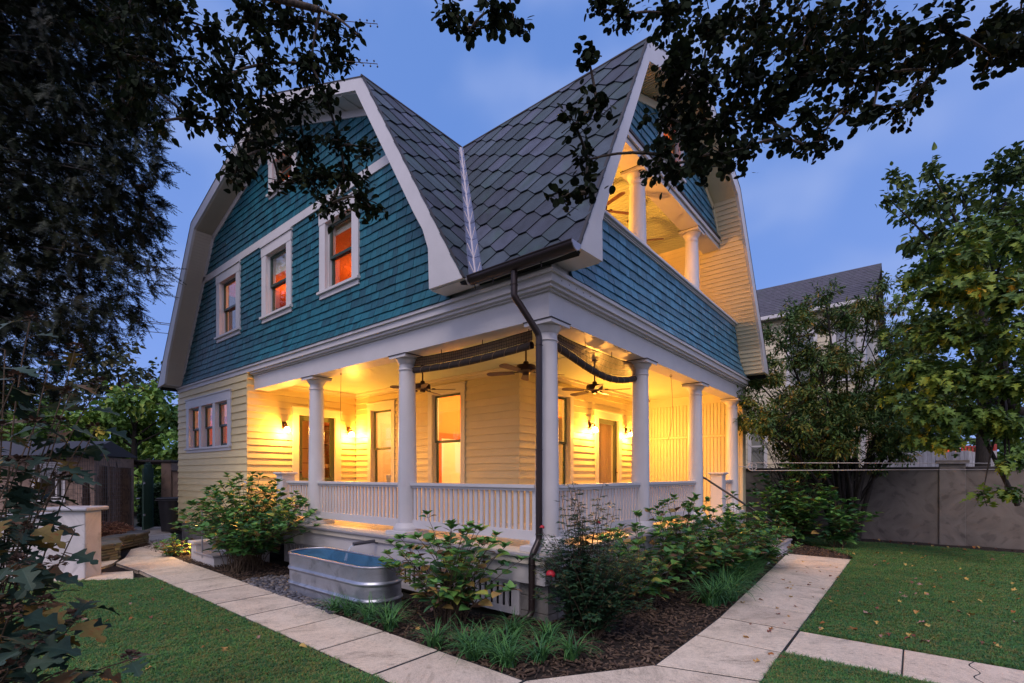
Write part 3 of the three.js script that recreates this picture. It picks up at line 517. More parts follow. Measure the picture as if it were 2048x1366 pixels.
function hexRoof(p, reg, seed, shift) {
  const r = rng(seed), f = 0.06, a = 0.185, b = 0.19, dx = 2 * f + a;
  const s0 = Math.min(...reg.map(q => q[0])) - 1, s1 = Math.max(...reg.map(q => q[0])) + 1, t1 = Math.max(...reg.map(q => q[1])) + 1;
  for (let i = 0, s = s0; s < s1; s += dx, i++) for (let t = -0.3 + (i % 2) * b; t < t1; t += 2 * b) {
    const e = 0.004, lo = s - f - a, hi = s + f + a, j = (r() - 0.5) * 0.01;
    const poly = clip([[lo + e, t], [s - f, t - b + e + j], [s + f, t - b + e + j], [hi - e, t], [s + f, t + b - e], [s - f, t + b - e]], reg);
    if (poly.length < 3 || Math.abs(area(poly)) < 0.0015) continue;
    const lift = 0.022 + 0.006 * r(), tt = t;
    const g = plate(poly, 0, 1, (x, y, c) => p.map(x, y, lerp(lift, 0.002, (y - (tt - b)) / (2 * b)) - 0.014 * (1 - c)));
    mesh('roof_tile', boxUV(g, r() * 7, r() * 7), slMat[Math.floor(r() * slMat.length)], roof, true);
  }
}
hexRoof(pL, regL, 61); hexRoof(pR, regR, 62);
// valley flashing of standing-seam metal in short lengths
{
  const a = V(...vb), b = V(...vt), d = b.clone().sub(a), n = 9, hw = [0.13, 0.055];
  const dirL = V(0, 0, 1), dirR = V(1, 0, 0), up = V(0.62, 0.35, 0.7).normalize();
  const val = new THREE.Group(); val.name = 'valley_flashing'; roof.add(val);
  for (let i = 0; i < n; i++) {
    const g = [];
    for (const [dir, k] of [[dirL, 0], [dirR, 1]]) {
      const A = a.clone().addScaledVector(d, i / n), B = a.clone().addScaledVector(d, (i + 1) / n), h0 = lerp(0.15, 0.08, i / n), h1 = lerp(0.15, 0.08, (i + 1) / n), nn = k ? V(0, 1.86, 3.55).normalize() : V(3.73, 2.21, 0).normalize();
      const P = [A.clone().addScaledVector(nn, 0.03 + 0.006), A.clone().addScaledVector(dir, h0).addScaledVector(nn, 0.036), B.clone().addScaledVector(dir, h1).addScaledVector(nn, 0.030), B.clone().addScaledVector(nn, 0.030)];
      const Q = P.map(p => p.clone().addScaledVector(nn, -0.02));
      const tri = (x, y, z) => [x, y, z], F = [];
      const quad = (p, q, r, s) => F.push(...[p, q, r, p, r, s].flatMap(v => v.toArray()));
      quad(...P); quad(Q[3], Q[2], Q[1], Q[0]); for (let e = 0; e < 4; e++) quad(P[(e + 1) % 4], P[e], Q[e], Q[(e + 1) % 4]);
      const gg = new THREE.BufferGeometry(); gg.setAttribute('position', new THREE.Float32BufferAttribute(F, 3)); gg.computeVertexNormals(); g.push(gg);
    }
    mesh('flashing_sheet', g, M.copper, val);
    const A = a.clone().addScaledVector(d, i / n), nn = V(0.62, 0.5, 0.6).normalize();
    const e = [dirL, dirR].map((dir, k) => rod(A.clone().addScaledVector(nn, 0.045), A.clone().addScaledVector(d, 0.07).addScaledVector(dir, lerp(0.14, 0.08, i / n)).addScaledVector(k ? V(0, 1.86, 3.55).normalize() : V(3.73, 2.21, 0).normalize(), 0.04), 0.006, 6));
    mesh('solder_seam', e, M.seam, val);
  }
  mesh('valley_rib', rod(a.clone().add(V(0.02, 0.01, 0.03)), b.clone().add(V(0.02, 0.02, 0.02)), 0.022), M.seam, val);
}
// ridge caps on the breaks
mesh('ridge_cap', [rod([-3.17, 7.965, FZ + 0.02], [-3.17, 7.965, -1.65], 0.022), rod([FX + 0.02, 7.868, -1.58], [-3.12, 7.868, -1.58], 0.022)], M.dark, roof);
// house body behind: left side, rear and upper floor slabs
mesh('wall', [bx(-12.7, -12.5, 0.4, 4.2, -9.0, -0.1), bx(-12.7, -0.4, 0.4, 4.2, -9.25, -9.02), bx(-12.6, -2.7, 4.35, 9.0, -9.25, -9.02)], M.yellow, house);
mesh('floor_slab', [bx(-12.6, -0.1, 4.13, 4.3, -8.95, -0.12)], M.under, house);
// dormer return at the far left, below the rake
mesh('eave_return', [bx(-13.25, -12.75, 3.45, 3.95, -1.2, -0.6)], M.white, house);
// --- balcony: floor, back wall, ceiling
{
  const bw = mesh('balcony_wall', plate(ccw([[-8.4, 4.33], [-0.3, 4.33], [-0.4, 4.95], [-1.52, 7.25], [-6.4, 7.25], [-8.0, 5.1]]), -0.15, 0, mapR(-2.6)), M.cream, house), g = [];
  for (let y = 4.5; y < 7.1; y += 0.1) g.push(wedge(mapR(-2.6), lerp(-8.2, -6.5, (y - 4.5) / 2.6), lerp(-0.5, -1.48, Math.max(0, (y - 5) / 2.2)), y, y + 0.1, -0.01, 0.022, -0.01, 0.003)); mesh('balcony_boards', g, M.cream, bw).userData.kind = 'stuff';
  mesh('balcony_floor', bx(-2.6, -0.16, 4.31, 4.42, -8.4, -0.55), M.floor, house);
  const c = mesh('balcony_ceiling', bx(-2.58, -0.3, 7.115, 7.2, -6.52, -1.5), M.ceil, house), b = [];
  for (let z = -6.5; z < -1.52; z += 0.092) b.push(rbx(-2.58, -0.32, 7.096, 7.125, z, z + 0.08, 0.006));
  mesh('ceiling_board', b, M.ceil, c).userData.kind = 'stuff';
}
// --- gutter and downspout
{
  const g = [], n = 14, R = 0.085, y = 4.325, zc = 0.35, F = []; // half-round trough along x, open at the top
  const trough = (x0, x1) => { const s = new THREE.Shape(); s.absarc(0, 0, R, Math.PI, 2 * Math.PI, false); s.lineTo(R * 0.9, 0); s.absarc(0, 0, R * 0.9, 0, -Math.PI, true); s.lineTo(-R, 0); return remap(new THREE.ExtrudeGeometry(s, { depth: 1, bevelEnabled: false, curveSegments: n }), (a, b, c) => [lerp(x0, x1, c), y + b, zc - a]); };
  const gut = mesh('gutter', [trough(-0.97, 0.6), rod([-0.97, y + 0.004, zc + R], [0.6, y + 0.004, zc + R], 0.012)], M.metalBrown, house);
  const cap = x => { const s = new THREE.Shape(); s.absarc(0, 0, R * 1.03, Math.PI, 2 * Math.PI, false); return remap(new THREE.ExtrudeGeometry(s, { depth: 1, bevelEnabled: false, curveSegments: n }), (a, b, c) => [x + c * 0.012, y + b, zc - a]); };
  mesh('gutter_end', [cap(-0.982), cap(0.6)], mat(0.3, 0.3, 0.36, { roughness: 0.4, metalness: 0.5 }), gut);
  mesh('gutter_hook', [-0.93, -0.62, 0.12].map(x => [rod([x, y - R, zc - 0.02], [x + 0.01, y - R - 0.06, zc - 0.02], 0.006), rod([x, y - R + 0.002, zc], [x, y - R * 0.3, zc - R], 0.008)]), M.metalBrown, gut);
  mesh('downspout', [rod([-0.28, 4.28, 0.33], [-0.28, 4.0, 0.33], 0.041, 20), tube([[-0.28, 4.01, 0.33], [-0.277, 3.95, 0.325], [-0.262, 3.9, 0.30], [-0.245, 3.86, 0.275]], 0.041, 24, 16), tube([[-0.245, 3.865, 0.277], [-0.125, 3.55, 0.085], [-0.115, 3.5, 0.06], [-0.11, 3.44, 0.055], [-0.11, 3.38, 0.055]], 0.041, 40, 16), rod([-0.11, 3.4, 0.055], [-0.11, 1.06, 0.055], 0.041, 20), tube([[-0.11, 1.07, 0.055], [-0.11, 1.0, 0.06], [-0.12, 0.85, 0.16], [-0.122, 0.78, 0.182], [-0.122, 0.7, 0.186]], 0.041, 30, 16), rod([-0.122, 0.72, 0.186], [-0.122, 0.2, 0.186], 0.041, 20), tube([[-0.122, 0.22, 0.186], [-0.124, 0.15, 0.19], [-0.14, 0.09, 0.23], [-0.17, 0.06, 0.30]], 0.041, 24, 16)], M.metalBrown, house);
  const rings = [[-0.28, 4.08, 0.33], [-0.11, 3.38, 0.055], [-0.11, 2.1, 0.055], [-0.11, 1.07, 0.055], [-0.122, 0.72, 0.186], [-0.122, 0.3, 0.186]].map(p => new THREE.TorusGeometry(0.043, 0.005, 8, 24).rotateX(Math.PI / 2).translate(...p));
  mesh('downspout_collar', rings, M.metalBrown, house);
  mesh('downspout', rod([-0.02, 4.3, -8.95], [-0.02, 3.5, -8.9], 0.04, 16), M.metalBrown, house);
}
// ---------------------------------------------------------------- rooms behind the windows
function room(x0, x1, y0, y1, z0, z1, m, open) {                 // shell of plastered walls, open where a house wall closes it
  const t = 0.05, g = [bx(x0, x1, y0, y0 + 0.02, z0, z1), bx(x0, x1, y1, y1 + t, z0, z1), bx(x0, x1, y0, y1, z0 - t, z0)];
  if (!open.includes('x0')) g.push(bx(x0 - t, x0, y0, y1, z0, z1)); if (!open.includes('x1')) g.push(bx(x1, x1 + t, y0, y1, z0, z1)); if (!open.includes('z1')) g.push(bx(x0, x1, y0, y1, z1, z1 + t));
  return mesh('room', g, m, house);
}
const glowMat = (r, g, b, k) => { const m = new THREE.MeshStandardMaterial({ roughness: 0.6 }); m.color.setRGB(0.8, 0.75, 0.65); m.emissive.setRGB(r, g, b); m.emissiveIntensity = k; return m; };
const WARM = new THREE.Color().setRGB(1, 0.41, 0.06), RED = new THREE.Color().setRGB(1, 0.42, 0.1), WARM2 = new THREE.Color().setRGB(1, 0.56, 0.18);
function point(p, c, i, r = 2) { const l = new THREE.PointLight(c, i, 0, 2); l.position.set(...p); l.castShadow = true; l.shadow.radius = r; scene.add(l); return l; }
function roomLamp(x, y, z, i, label, c = WARM2) {
  const t = thing('ceiling_lamp', label, 'lamp', [x, y, z]);
  mesh('lamp_rod', [rod([0, 0.06, 0], [0, 0.3, 0], 0.01), new THREE.CylinderGeometry(0.05, 0.05, 0.02, 16).translate(0, 0.3, 0)], M.bronze, t);
  mesh('bulb', new THREE.SphereGeometry(0.07, 16, 12), glowMat(1, 0.72, 0.38, 3), t);
  point([x, y, z], c, i, 3);
}
room(-12.55, -8.43, 0.8, 3.9, -4.0, -0.11, M.orange, ['x1', 'z1']);
room(-8.38, -2.82, 0.8, 3.9, -8.9, -2.89, M.warmWhite, ['x1', 'z1']);
room(-12.0, -2.9, 4.5, 6.75, -4.2, -0.10, M.rust, ['z1']);
room(-8.8, -4.8, 7.3, 8.2, -2.4, -0.10, M.rust, ['z1']);
room(-2.4, -0.12, 7.22, 8.2, -4.6, -2.7, M.orange, ['x1']);
mesh('partition', [bx(-5.95, -5.9, 0.82, 3.9, -5.2, -2.9), bx(-8.3, -2.9, 3.2, 3.9, -5.25, -5.2)], M.orange, house);
mesh('partition', bx(-5.898, -5.88, 0.82, 2.72, -4.6, -2.9), M.warmWhite, house);
mesh('picture_rail', [bx(-5.9, -5.87, 2.72, 2.86, -5.1, -2.9), bx(-5.9, -5.85, 0.82, 2.72, -3.62, -3.5)], M.rust, house);
roomLamp(-10.4, 3.2, -1.9, 6, 'warm lamp in the room behind the three small windows', WARM);
roomLamp(-7.1, 3.25, -4.0, 7, 'warm lamp inside behind the porch window nearest the screen door');
roomLamp(-4.4, 3.3, -4.2, 16, 'bright lamp inside behind the porch window nearest the corner');
roomLamp(-9.3, 6.3, -1.8, 7, 'warm lamp upstairs behind the left gable window', RED);
roomLamp(-6.8, 6.3, -2.2, 5, 'warm lamp upstairs behind the middle gable window', RED);
roomLamp(-4.3, 6.3, -1.8, 4, 'warm lamp upstairs behind the right gable window', RED);
roomLamp(-6.4, 7.85, -1.2, 8, 'small warm lamp in the attic of the left gable', RED);
roomLamp(-1.2, 7.8, -3.7, 5, 'small warm lamp in the attic above the balcony', RED);
{ // shelves and cupboard seen through the screen door and the three small windows
  const t = thing('kitchen_shelves', 'wooden shelves with dishes inside, seen through the screen door', 'shelves', [-11.3, 0.82, -3.8]), wd = mat(0.24, 0.09, 0.035, { map: T.wood, roughness: 0.5 }), r = rng(77);
  for (const x of [-1.15, -0.4, 0.4, 1.15]) mesh('side_panel', bx(x - 0.02, x + 0.02, 0, 2.6, -0.18, 0.18), wd, t);
  for (let k = 0; k < 6; k++) mesh('shelf', bx(-1.13, 1.13, 0.3 + k * 0.42, 0.33 + k * 0.42, -0.17, 0.17), wd, t);
  for (let k = 0; k < 6; k++) for (let i = 0; i < 9; i++) if (r() < 0.7) mesh('dish', new THREE.CylinderGeometry(0.05 + 0.04 * r(), 0.04, 0.08 + 0.14 * r(), 14).translate(-1.0 + i * 0.25, 0.42 + k * 0.42, 0.02), r() < 0.5 ? M.warmWhite : M.rust, t);
  const c = thing('wall_cupboard', 'wooden wall cupboard inside, seen through the three small windows', 'cupboard', [-12.35, 2.0, -1.1]);
  mesh('cupboard_body', bx(-0.18, 0.12, 0, 1.5, -1.2, 0.75), wd, c); for (let i = 0; i < 4; i++) { const d = mesh('cupboard_door', rbx(0.12, 0.15, 0.05, 1.45, -1.17 + i * 0.485, -0.72 + i * 0.485), wd, c); mesh('panel', rbx(0.15, 0.16, 0.15, 1.35, -1.09 + i * 0.485, -0.80 + i * 0.485), M.orange, d); }
}
{ // radiator below the window, seen through the glass
  const t = thing('radiator', 'ribbed radiator inside below the window beside the screen door', 'radiator', [-6.95, 0.82, -3.1]);
  for (let i = 0; i < 9; i++) mesh('radiator_rib', rbx(-0.4 + i * 0.09, -0.33 + i * 0.09, 0.1, 0.98, -0.09, 0.09, 0.03), M.white, t);
  mesh('pipe', [rod([-0.4, 0.2, 0], [0.4, 0.2, 0], 0.025), rod([-0.36, 0, 0], [-0.36, 0.2, 0], 0.02)], M.white, t);
}
// ---------------------------------------------------------------- wall lamps
const frost = new THREE.MeshPhysicalMaterial({ roughness: 1, transmission: 0.6, thickness: 0, side: THREE.DoubleSide }); frost.color.setRGB(0.95, 0.9, 0.8); frost.emissive.setRGB(1, 0.72, 0.36); frost.emissiveIntensity = 3.2;
function wallLamp(pos, turn, label, power, group) {              // local: the wall is the plane x = 0, the lamp stands out along +x
  const t = thing('wall_lamp', label, 'wall lamp', pos, turn, group);
  mesh('back_plate', [rbx(0.02, 0.045, -0.08, 0.08, -0.05, 0.05, 0.006), rbx(0.04, 0.06, -0.05, 0.05, -0.03, 0.03, 0.006)], M.bronze, t);
  mesh('arm', [tube([[0.05, 0, 0], [0.1, 0.035, 0], [0.15, 0.03, 0], [0.17, -0.02, 0]], 0.011, 16, 8), new THREE.CylinderGeometry(0.03, 0.038, 0.05, 16).translate(0.17, -0.035, 0)], M.bronze, t);
  mesh('lamp_shade', new THREE.LatheGeometry([[0.034, -0.055], [0.05, -0.07], [0.062, -0.1], [0.07, -0.14], [0.085, -0.165]].map(p => new THREE.Vector2(...p)), 24).translate(0.17, 0, 0), frost, t);
  mesh('bulb', new THREE.SphereGeometry(0.026, 14, 10).scale(1, 1.3, 1).translate(0.17, -0.11, 0), glowMat(1, 0.78, 0.45, 6), t);
  const w = V(0.20, -0.125, 0).applyAxisAngle(V(0, 1, 0), turn).add(V(...pos)); point(w.toArray(), WARM, power, 1.6);
  return t;
}
const G1 = 'bell shaded lamps on the porch walls';
wallLamp([SX, 2.98, -0.72], 0, 'lit bell shaded wall lamp left of the screen door', 15, G1);
wallLamp([SX, 2.98, -2.44], 0, 'lit bell shaded wall lamp right of the screen door, in the wall corner', 15, G1);
wallLamp([RX, 2.98, -5.36], 0, 'lit wall lamp left of the curtained porch door', 18, G1);
wallLamp([RX, 2.98, -7.26], 0, 'lit wall lamp right of the curtained porch door', 18, G1);
wallLamp([-2.58, 5.95, -2.5], 0, 'lit wall lamp on the back wall of the upstairs balcony', 36, 'lamps of the balcony');
// ---------------------------------------------------------------- ceiling fans
function fan(pos, top, a0, label, group) {
  const t = thing('ceiling_fan', label, 'ceiling fan', pos, 0, group), h = top - pos[1];
  mesh('downrod', [rod([0, 0.1, 0], [0, h, 0], 0.014), new THREE.CylinderGeometry(0.03, 0.075, 0.06, 20).translate(0, h - 0.03, 0)], M.bronze, t);
  mesh('motor', new THREE.LatheGeometry([[0, -0.1], [0.04, -0.1], [0.055, -0.09], [0.06, -0.06], [0.1, -0.05], [0.145, -0.035], [0.155, -0.02], [0.155, 0.04], [0.148, 0.055], [0.06, 0.065], [0.045, 0.08], [0.045, 0.11], [0.028, 0.125], [0, 0.125]].map(p => new THREE.Vector2(...p)), 32), M.bronze, t);
  for (let i = 0; i < 5; i++) {
    const a = a0 + i * Math.PI * 2 / 5, s = new THREE.Shape(); s.moveTo(0.2, -0.05); s.lineTo(0.58, -0.068); s.quadraticCurveTo(0.66, -0.06, 0.66, 0); s.quadraticCurveTo(0.66, 0.06, 0.58, 0.068); s.lineTo(0.2, 0.05);
    const g = new THREE.ExtrudeGeometry(s, { depth: 0.008, bevelEnabled: false }).rotateX(Math.PI / 2 + 0.22).translate(0, -0.045, 0).rotateY(a), b = mesh('fan_blade', g, M.fanBlade, t);
    mesh('blade_bracket', [bx(0.08, 0.26, -0.048, -0.036, -0.012, 0.012), bx(0.2, 0.25, -0.05, -0.03, -0.035, 0.035)].map(q => q.rotateY(a)), M.bronze, b);
  }
}
const FG = 'bronze ceiling fans with brown blades';
fan([-1.2, 3.42, -3.2], CEIL, 0.35, 'bronze ceiling fan in front of the curtained door', FG);
fan([-1.32, 3.47, -1.25], CEIL, 1.0, 'bronze ceiling fan behind the corner downspout', FG);
fan([-4.1, 3.53, -1.5], CEIL, 0.62, 'bronze ceiling fan half hidden behind the second column', FG);
fan([-1.1, 6.66, -4.5], 7.1, 0.5, 'ceiling fan over the balcony, between the two balcony columns', FG);
fan([-1.0, 6.66, -3.0], 7.1, 0.9, 'ceiling fan over the balcony, left of the balcony columns', FG);
// ---------------------------------------------------------------- roll-up shades hung between the columns
{
  const strawD = mat(0.055, 0.036, 0.024, { map: T.wood, roughness: 0.85 }), straw = mat(0.30, 0.185, 0.095, { map: T.wood, roughness: 0.8 });
  function shade(pt, top, sag, label, wav) {                     // pt(u, v, w): u 0..1 along the opening
    const t = thing('roll_up_shade', label, 'sun shade'), N = 24, line = k => { const p = []; for (let i = 0; i <= N; i++) { const u = i / N; p.push(V(...pt(u, lerp(top(u), sag(u) + 0.06, k), 0.012 * Math.sin(u * 9 + k * 3) * wav))); } return p; };
    mesh('cord', tube(line(0), 0.007, 40, 6), strawD, t);
    for (let i = 1; i < 16; i++) mesh('reed', tube(line(i / 16), 0.0042, 36, 4), i % 5 ? straw : strawD, t);
    const st = []; for (let i = 0; i <= 60; i++) { const u = i / 60; st.push(rod(pt(u, top(u), 0.005), pt(u, sag(u) + 0.05, 0.008), 0.003, 4)); } mesh('string', st, strawD, t);
    mesh('roll', [tube(Array.from({ length: N + 1 }, (_, i) => pt(i / N, sag(i / N), 0.0)), 0.05, 60, 14)], strawD, t);
    const sp = []; for (let i = 0; i <= N * 10; i++) { const u = i / (N * 10), a = u * 75; sp.push(V(...pt(u, sag(u) + 0.051 * Math.sin(a), 0.051 * Math.cos(a)))); } mesh('twine', tube(sp, 0.004, 480, 4), straw, t);
    for (const u of [0.02, 0.33, 0.66, 0.98]) mesh('hook', rod(pt(u, top(u) - 0.01, 0), pt(u, 3.72, 0), 0.006), M.bronze, t);
    mesh('pull_cord', tube([pt(0.06, top(0.06), 0.02), pt(0.05, 3.0, 0.03), pt(0.055, 2.5, 0.02)], 0.004, 16, 5), strawD, t);
  }
  shade((u, v, w) => [lerp(-3.04, -0.44, u), v, -0.24 + w], u => 3.69 - 0.04 * Math.sin(u * 3.14), u => 3.50 - 0.05 * Math.sin(u * 3.14) + 0.0 * u, 'brown reed shade rolled up between the corner column and the column left of it', 0.5);
  shade((u, v, w) => [-0.22 - w, v, lerp(-0.42, -2.84, u)], u => 3.68 - 0.05 * Math.sin(u * 3.14), u => 3.50 - 0.16 * Math.sin(Math.pow(u, 1.25) * 3.14) - 0.08 * u, 'brown reed shade sagging between the corner column and the column right of it', 1.6);
  for (const [x, z, dx] of [[-4.9, -0.2, 0.02], [-0.17, -4.3, 0.05]]) { const t = thing('hanging_cord', x < -1 ? 'thin cord hanging from an eye hook in the left porch beam' : 'thin cord hanging from an eye hook in the right porch beam', 'cord', [x, 3.72, z]); mesh('eye_hook', new THREE.TorusGeometry(0.02, 0.005, 6, 14).translate(0, -0.03, 0), M.bronze, t); mesh('cord', tube([[0, -0.04, 0], [dx, -0.5, dx], [dx * 0.4, -0.95, 0.01], [-dx, -1.25, 0]], 0.004, 20, 5), strawD, t); }
}
// ---------------------------------------------------------------- the stock tank fountain
{
  const X0 = -4.15, X1 = -1.82, Z0 = 0.64, Z1 = 1.28, r = (Z1 - Z0) / 2, cz = (Z0 + Z1) / 2, t = thing('stock_tank', 'oval galvanized stock tank with two pressed ribs, brimming with water', 'stock tank', [(X0 + X1) / 2, 0, cz]);
  const L = (X1 - X0) / 2 - r, loop = o => { const p = [], n = 24; for (let i = 0; i <= n; i++) { const a = -Math.PI / 2 + Math.PI * i / n; p.push([L + (r + o) * Math.cos(a), (r + o) * Math.sin(a)]); } for (let i = 0; i <= n; i++) { const a = Math.PI / 2 + Math.PI * i / n; p.push([-L + (r + o) * Math.cos(a), (r + o) * Math.sin(a)]); } return p; };
  const skin = prof => { const F = [], R = prof.map(([o, y]) => loop(o).map(p => [p[0], y, p[1]])), m = R[0].length; for (let i = 0; i + 1 < R.length; i++) for (let k = 0; k < m; k++) { const a = R[i][k], b = R[i][(k + 1) % m], c = R[i + 1][(k + 1) % m], d = R[i + 1][k]; F.push(...a, ...c, ...b, ...a, ...d, ...c); } const g = new THREE.BufferGeometry(); g.setAttribute('position', new THREE.Float32BufferAttribute(F, 3)); const q = boxUV(g); q.computeVertexNormals(); return q; };
  const rib = y => [[0, y - 0.035], [0.006, y - 0.028], [0.02, y - 0.012], [0.023, y], [0.02, y + 0.012], [0.006, y + 0.028], [0, y + 0.035]];
  const outer = [[0.0, -0.05], [0.0, 0.1], ...rib(0.165), [0.002, 0.28], ...rib(0.385), [0.003, 0.5], [0.006, 0.6]];
  const smooth = g => { g.deleteAttribute('normal'); g.deleteAttribute('uv'); const q = mergeVertices(g, 1e-4); q.computeVertexNormals(); const p = q.attributes.position, uv = new Float32Array(p.count * 2); for (let i = 0; i < p.count; i++) { uv[i * 2] = p.getX(i) + p.getZ(i) * 0.7; uv[i * 2 + 1] = p.getY(i); } q.setAttribute('uv', new THREE.BufferAttribute(uv, 2)); return q; };
  mesh('tank_side', smooth(skin(outer)), M.steel, t, true);
  mesh('tank_lining', smooth(skin([[0.002, 0.6], [-0.006, 0.5], [-0.006, 0.385], [-0.008, 0.33], [-0.008, 0.2], [-0.008, 0.04]].map(([o, y]) => [o - 0.004, y]))), mat(0.13, 0.33, 0.52, { roughness: 0.32, metalness: 0.5, map: T.stucco }), t, true);
  mesh('rim', tube(loop(0.004).map(p => V(p[0], 0.605, p[1])), 0.016, 160, 10, true), M.steel, t);
  const s = new THREE.Shape(loop(-0.012).map(p => new THREE.Vector2(...p)));
  mesh('tank_floor', new THREE.ShapeGeometry(s).rotateX(Math.PI / 2).translate(0, 0.05, 0), mat(0.10, 0.22, 0.33, { roughness: 0.5, ...two }), t);
  // the water, ringed with ripples where the jet falls in
  const wg = new THREE.PlaneGeometry(2 * (L + r) - 0.03, 2 * r - 0.03, 140, 44).rotateX(-Math.PI / 2), p = wg.attributes.position, fx = -0.35, fz = -0.12;
  for (let i = 0; i < p.count; i++) { let x = p.getX(i), z = p.getZ(i); const ex = Math.max(0, Math.abs(x) - L), lim = Math.sqrt(Math.max(0, (r - 0.012) ** 2 - ex * ex)); if (Math.abs(z) > lim) z = Math.sign(z) * lim; const d = Math.hypot(x - fx, z - fz); p.setXYZ(i, x, 0.46 + 0.007 * Math.cos(d * 46) * Math.exp(-d * 3.2) + 0.003 * noise.noise(x * 9, 1, z * 9), z); }
  wg.computeVertexNormals(); const water = mat(0.85, 0.95, 1.0, { phys: true, transmission: 1, thickness: 0, roughness: 0.03, ior: 1.33, ...two }); mesh('water', wg, water, t, true);
  const sp = thing('water_spout', 'grey metal pipe pouring water into the stock tank from the porch skirt', 'spout', [-3.32, 0.72, 0.12]);
  mesh('pipe', [rod([0, 0.005, 0], [-0.03, -0.01, 0.42], 0.028, 18)], mat(0.12, 0.12, 0.14, { roughness: 0.45, metalness: 0.6 }), sp);
  mesh('collar', new THREE.CylinderGeometry(0.048, 0.048, 0.03, 20).rotateX(Math.PI / 2).translate(0, 0.005, 0.012), mat(0.10, 0.10, 0.12, { roughness: 0.45, metalness: 0.6 }), sp);
  const jet = [], jm = mat(0.92, 0.96, 1, { phys: true, transmission: 0.85, thickness: 0, roughness: 0.12, ior: 1.33, ...two });
  for (const [o, e] of [[0, 0], [0.012, 0.02], [-0.01, -0.015]]) jet.push(tube([[-0.03 + o, -0.02, 0.42], [-0.034 + o, -0.06, 0.475], [-0.04 + o + e * 0.4, -0.14, 0.52], [-0.045 + o + e, -0.25, 0.55]], 0.008 - Math.abs(o) * 0.2, 18, 7));
  mesh('water_jet', jet, jm, sp);
}
// ---------------------------------------------------------------- the ground: soil, mulch beds, slabs, lawns
const flat = (poly, y) => { const s = new THREE.Shape(poly.map(p => new THREE.Vector2(p[0], -p[1]))); return new THREE.ShapeGeometry(s).rotateX(-Math.PI / 2).translate(0, y, 0); };
struct('ground', new THREE.PlaneGeometry(700, 700, 1, 1).rotateX(-Math.PI / 2).translate(0, -0.06, 0), M.soil);
const inPoly = (x, z, P) => { let c = false; for (let i = 0, j = P.length - 1; i < P.length; j = i++) if ((P[i][1] > z) !== (P[j][1] > z) && x < (P[j][0] - P[i][0]) * (z - P[i][1]) / (P[j][1] - P[i][1]) + P[i][0]) c = !c; return c; };
const bedPoly = [[-12.6, 0.3], [-12.6, 1.3], [-7, 1.4], [0.86, 1.58], [1.57, 0.56], [1.58, -1.3], [1.23, -7.48], [2.4, -7.53], [2.4, -9.5], [-0.5, -12], [-0.5, 0.3]];
function undulate(poly, step, y, amp, name, m) {                  // a bed of earth with a lumpy surface
  const x0 = Math.min(...poly.map(p => p[0])), x1 = Math.max(...poly.map(p => p[0])), z0 = Math.min(...poly.map(p => p[1])), z1 = Math.max(...poly.map(p => p[1])), F = [];
  const h = (x, z) => y + amp * (fbm(x * 1.6, 3.1, z * 1.6, 4) + 0.35 * fbm(x * 9, 1.1, z * 9, 2));
  for (let x = x0; x < x1; x += step) for (let z = z0; z < z1; z += step) if (inPoly(x + step / 2, z + step / 2, poly)) { const q = [[x, z], [x, z + step], [x + step, z + step], [x + step, z]].map(([a, b]) => [a, h(a, b), b]); F.push(...q[0], ...q[1], ...q[2], ...q[0], ...q[2], ...q[3]); }
  const g = new THREE.BufferGeometry(); g.setAttribute('position', new THREE.Float32BufferAttribute(F, 3)); g.computeVertexNormals(); return struct(name, g, m);
}
undulate(bedPoly, 0.08, -0.012, 0.045, 'mulch_bed', M.mulch);
undulate([[-4, -12.2], [-4, -11.2], [12, -10.9], [12, -12.2]], 0.1, -0.005, 0.03, 'mulch_bed', M.mulch);
undulate([[-17.5, -2.5], [-17.5, 4.5], [-8, 4.5], [-8, 1.2], [-12.5, 1.2], [-12.5, -2.5]], 0.1, -0.03, 0.03, 'mulch_bed', M.mulch);
function scatterInst(name, geos, mats, n, pick, parent) {
  const m = mats[0].clone(); m.color.setRGB(1, 1, 1);
  const im = new THREE.InstancedMesh(geos[0], m, n), r = rng(700 + n), d = new THREE.Object3D(); let k = 0, tries = 0;
  while (k < n && tries++ < n * 30) { d.scale.setScalar(1); if (!pick(r, d)) continue; d.scale.x *= 0.75 + 0.6 * r(); d.scale.z *= 0.75 + 0.6 * r(); d.updateMatrix(); im.setMatrixAt(k, d.matrix); im.setColorAt(k++, mats[Math.floor(r() * mats.length)].color); }
  im.count = k; im.name = parent ? name : numbered(name); im.castShadow = im.receiveShadow = true; im.userData.kind = 'stuff'; (parent || scene).add(im);
}
{ // bark chips on the beds
  const chip = [new THREE.BoxGeometry(0.05, 0.008, 0.014), new THREE.BoxGeometry(0.03, 0.007, 0.018), new THREE.BoxGeometry(0.075, 0.006, 0.008)], ms = [mat(0.035, 0.022, 0.016, { roughness: 0.95 }), mat(0.075, 0.045, 0.03, { roughness: 0.95 }), mat(0.13, 0.085, 0.055, { roughness: 0.95 })];
  scatterInst('bark_chips', chip, ms, 16000, (r, d) => { const x = lerp(-12.6, 2.3, r()), z = lerp(-9.4, 1.6, r()); if (!inPoly(x, z, bedPoly) || (x < -0.2 && z < 0.0)) return false; d.position.set(x, 0.004 + r() * 0.016, z); d.rotation.set((r() - 0.5) * 0.7, r() * 6.3, (r() - 0.5) * 0.7); d.scale.setScalar(0.6 + r() * 0.7); return true; });
}
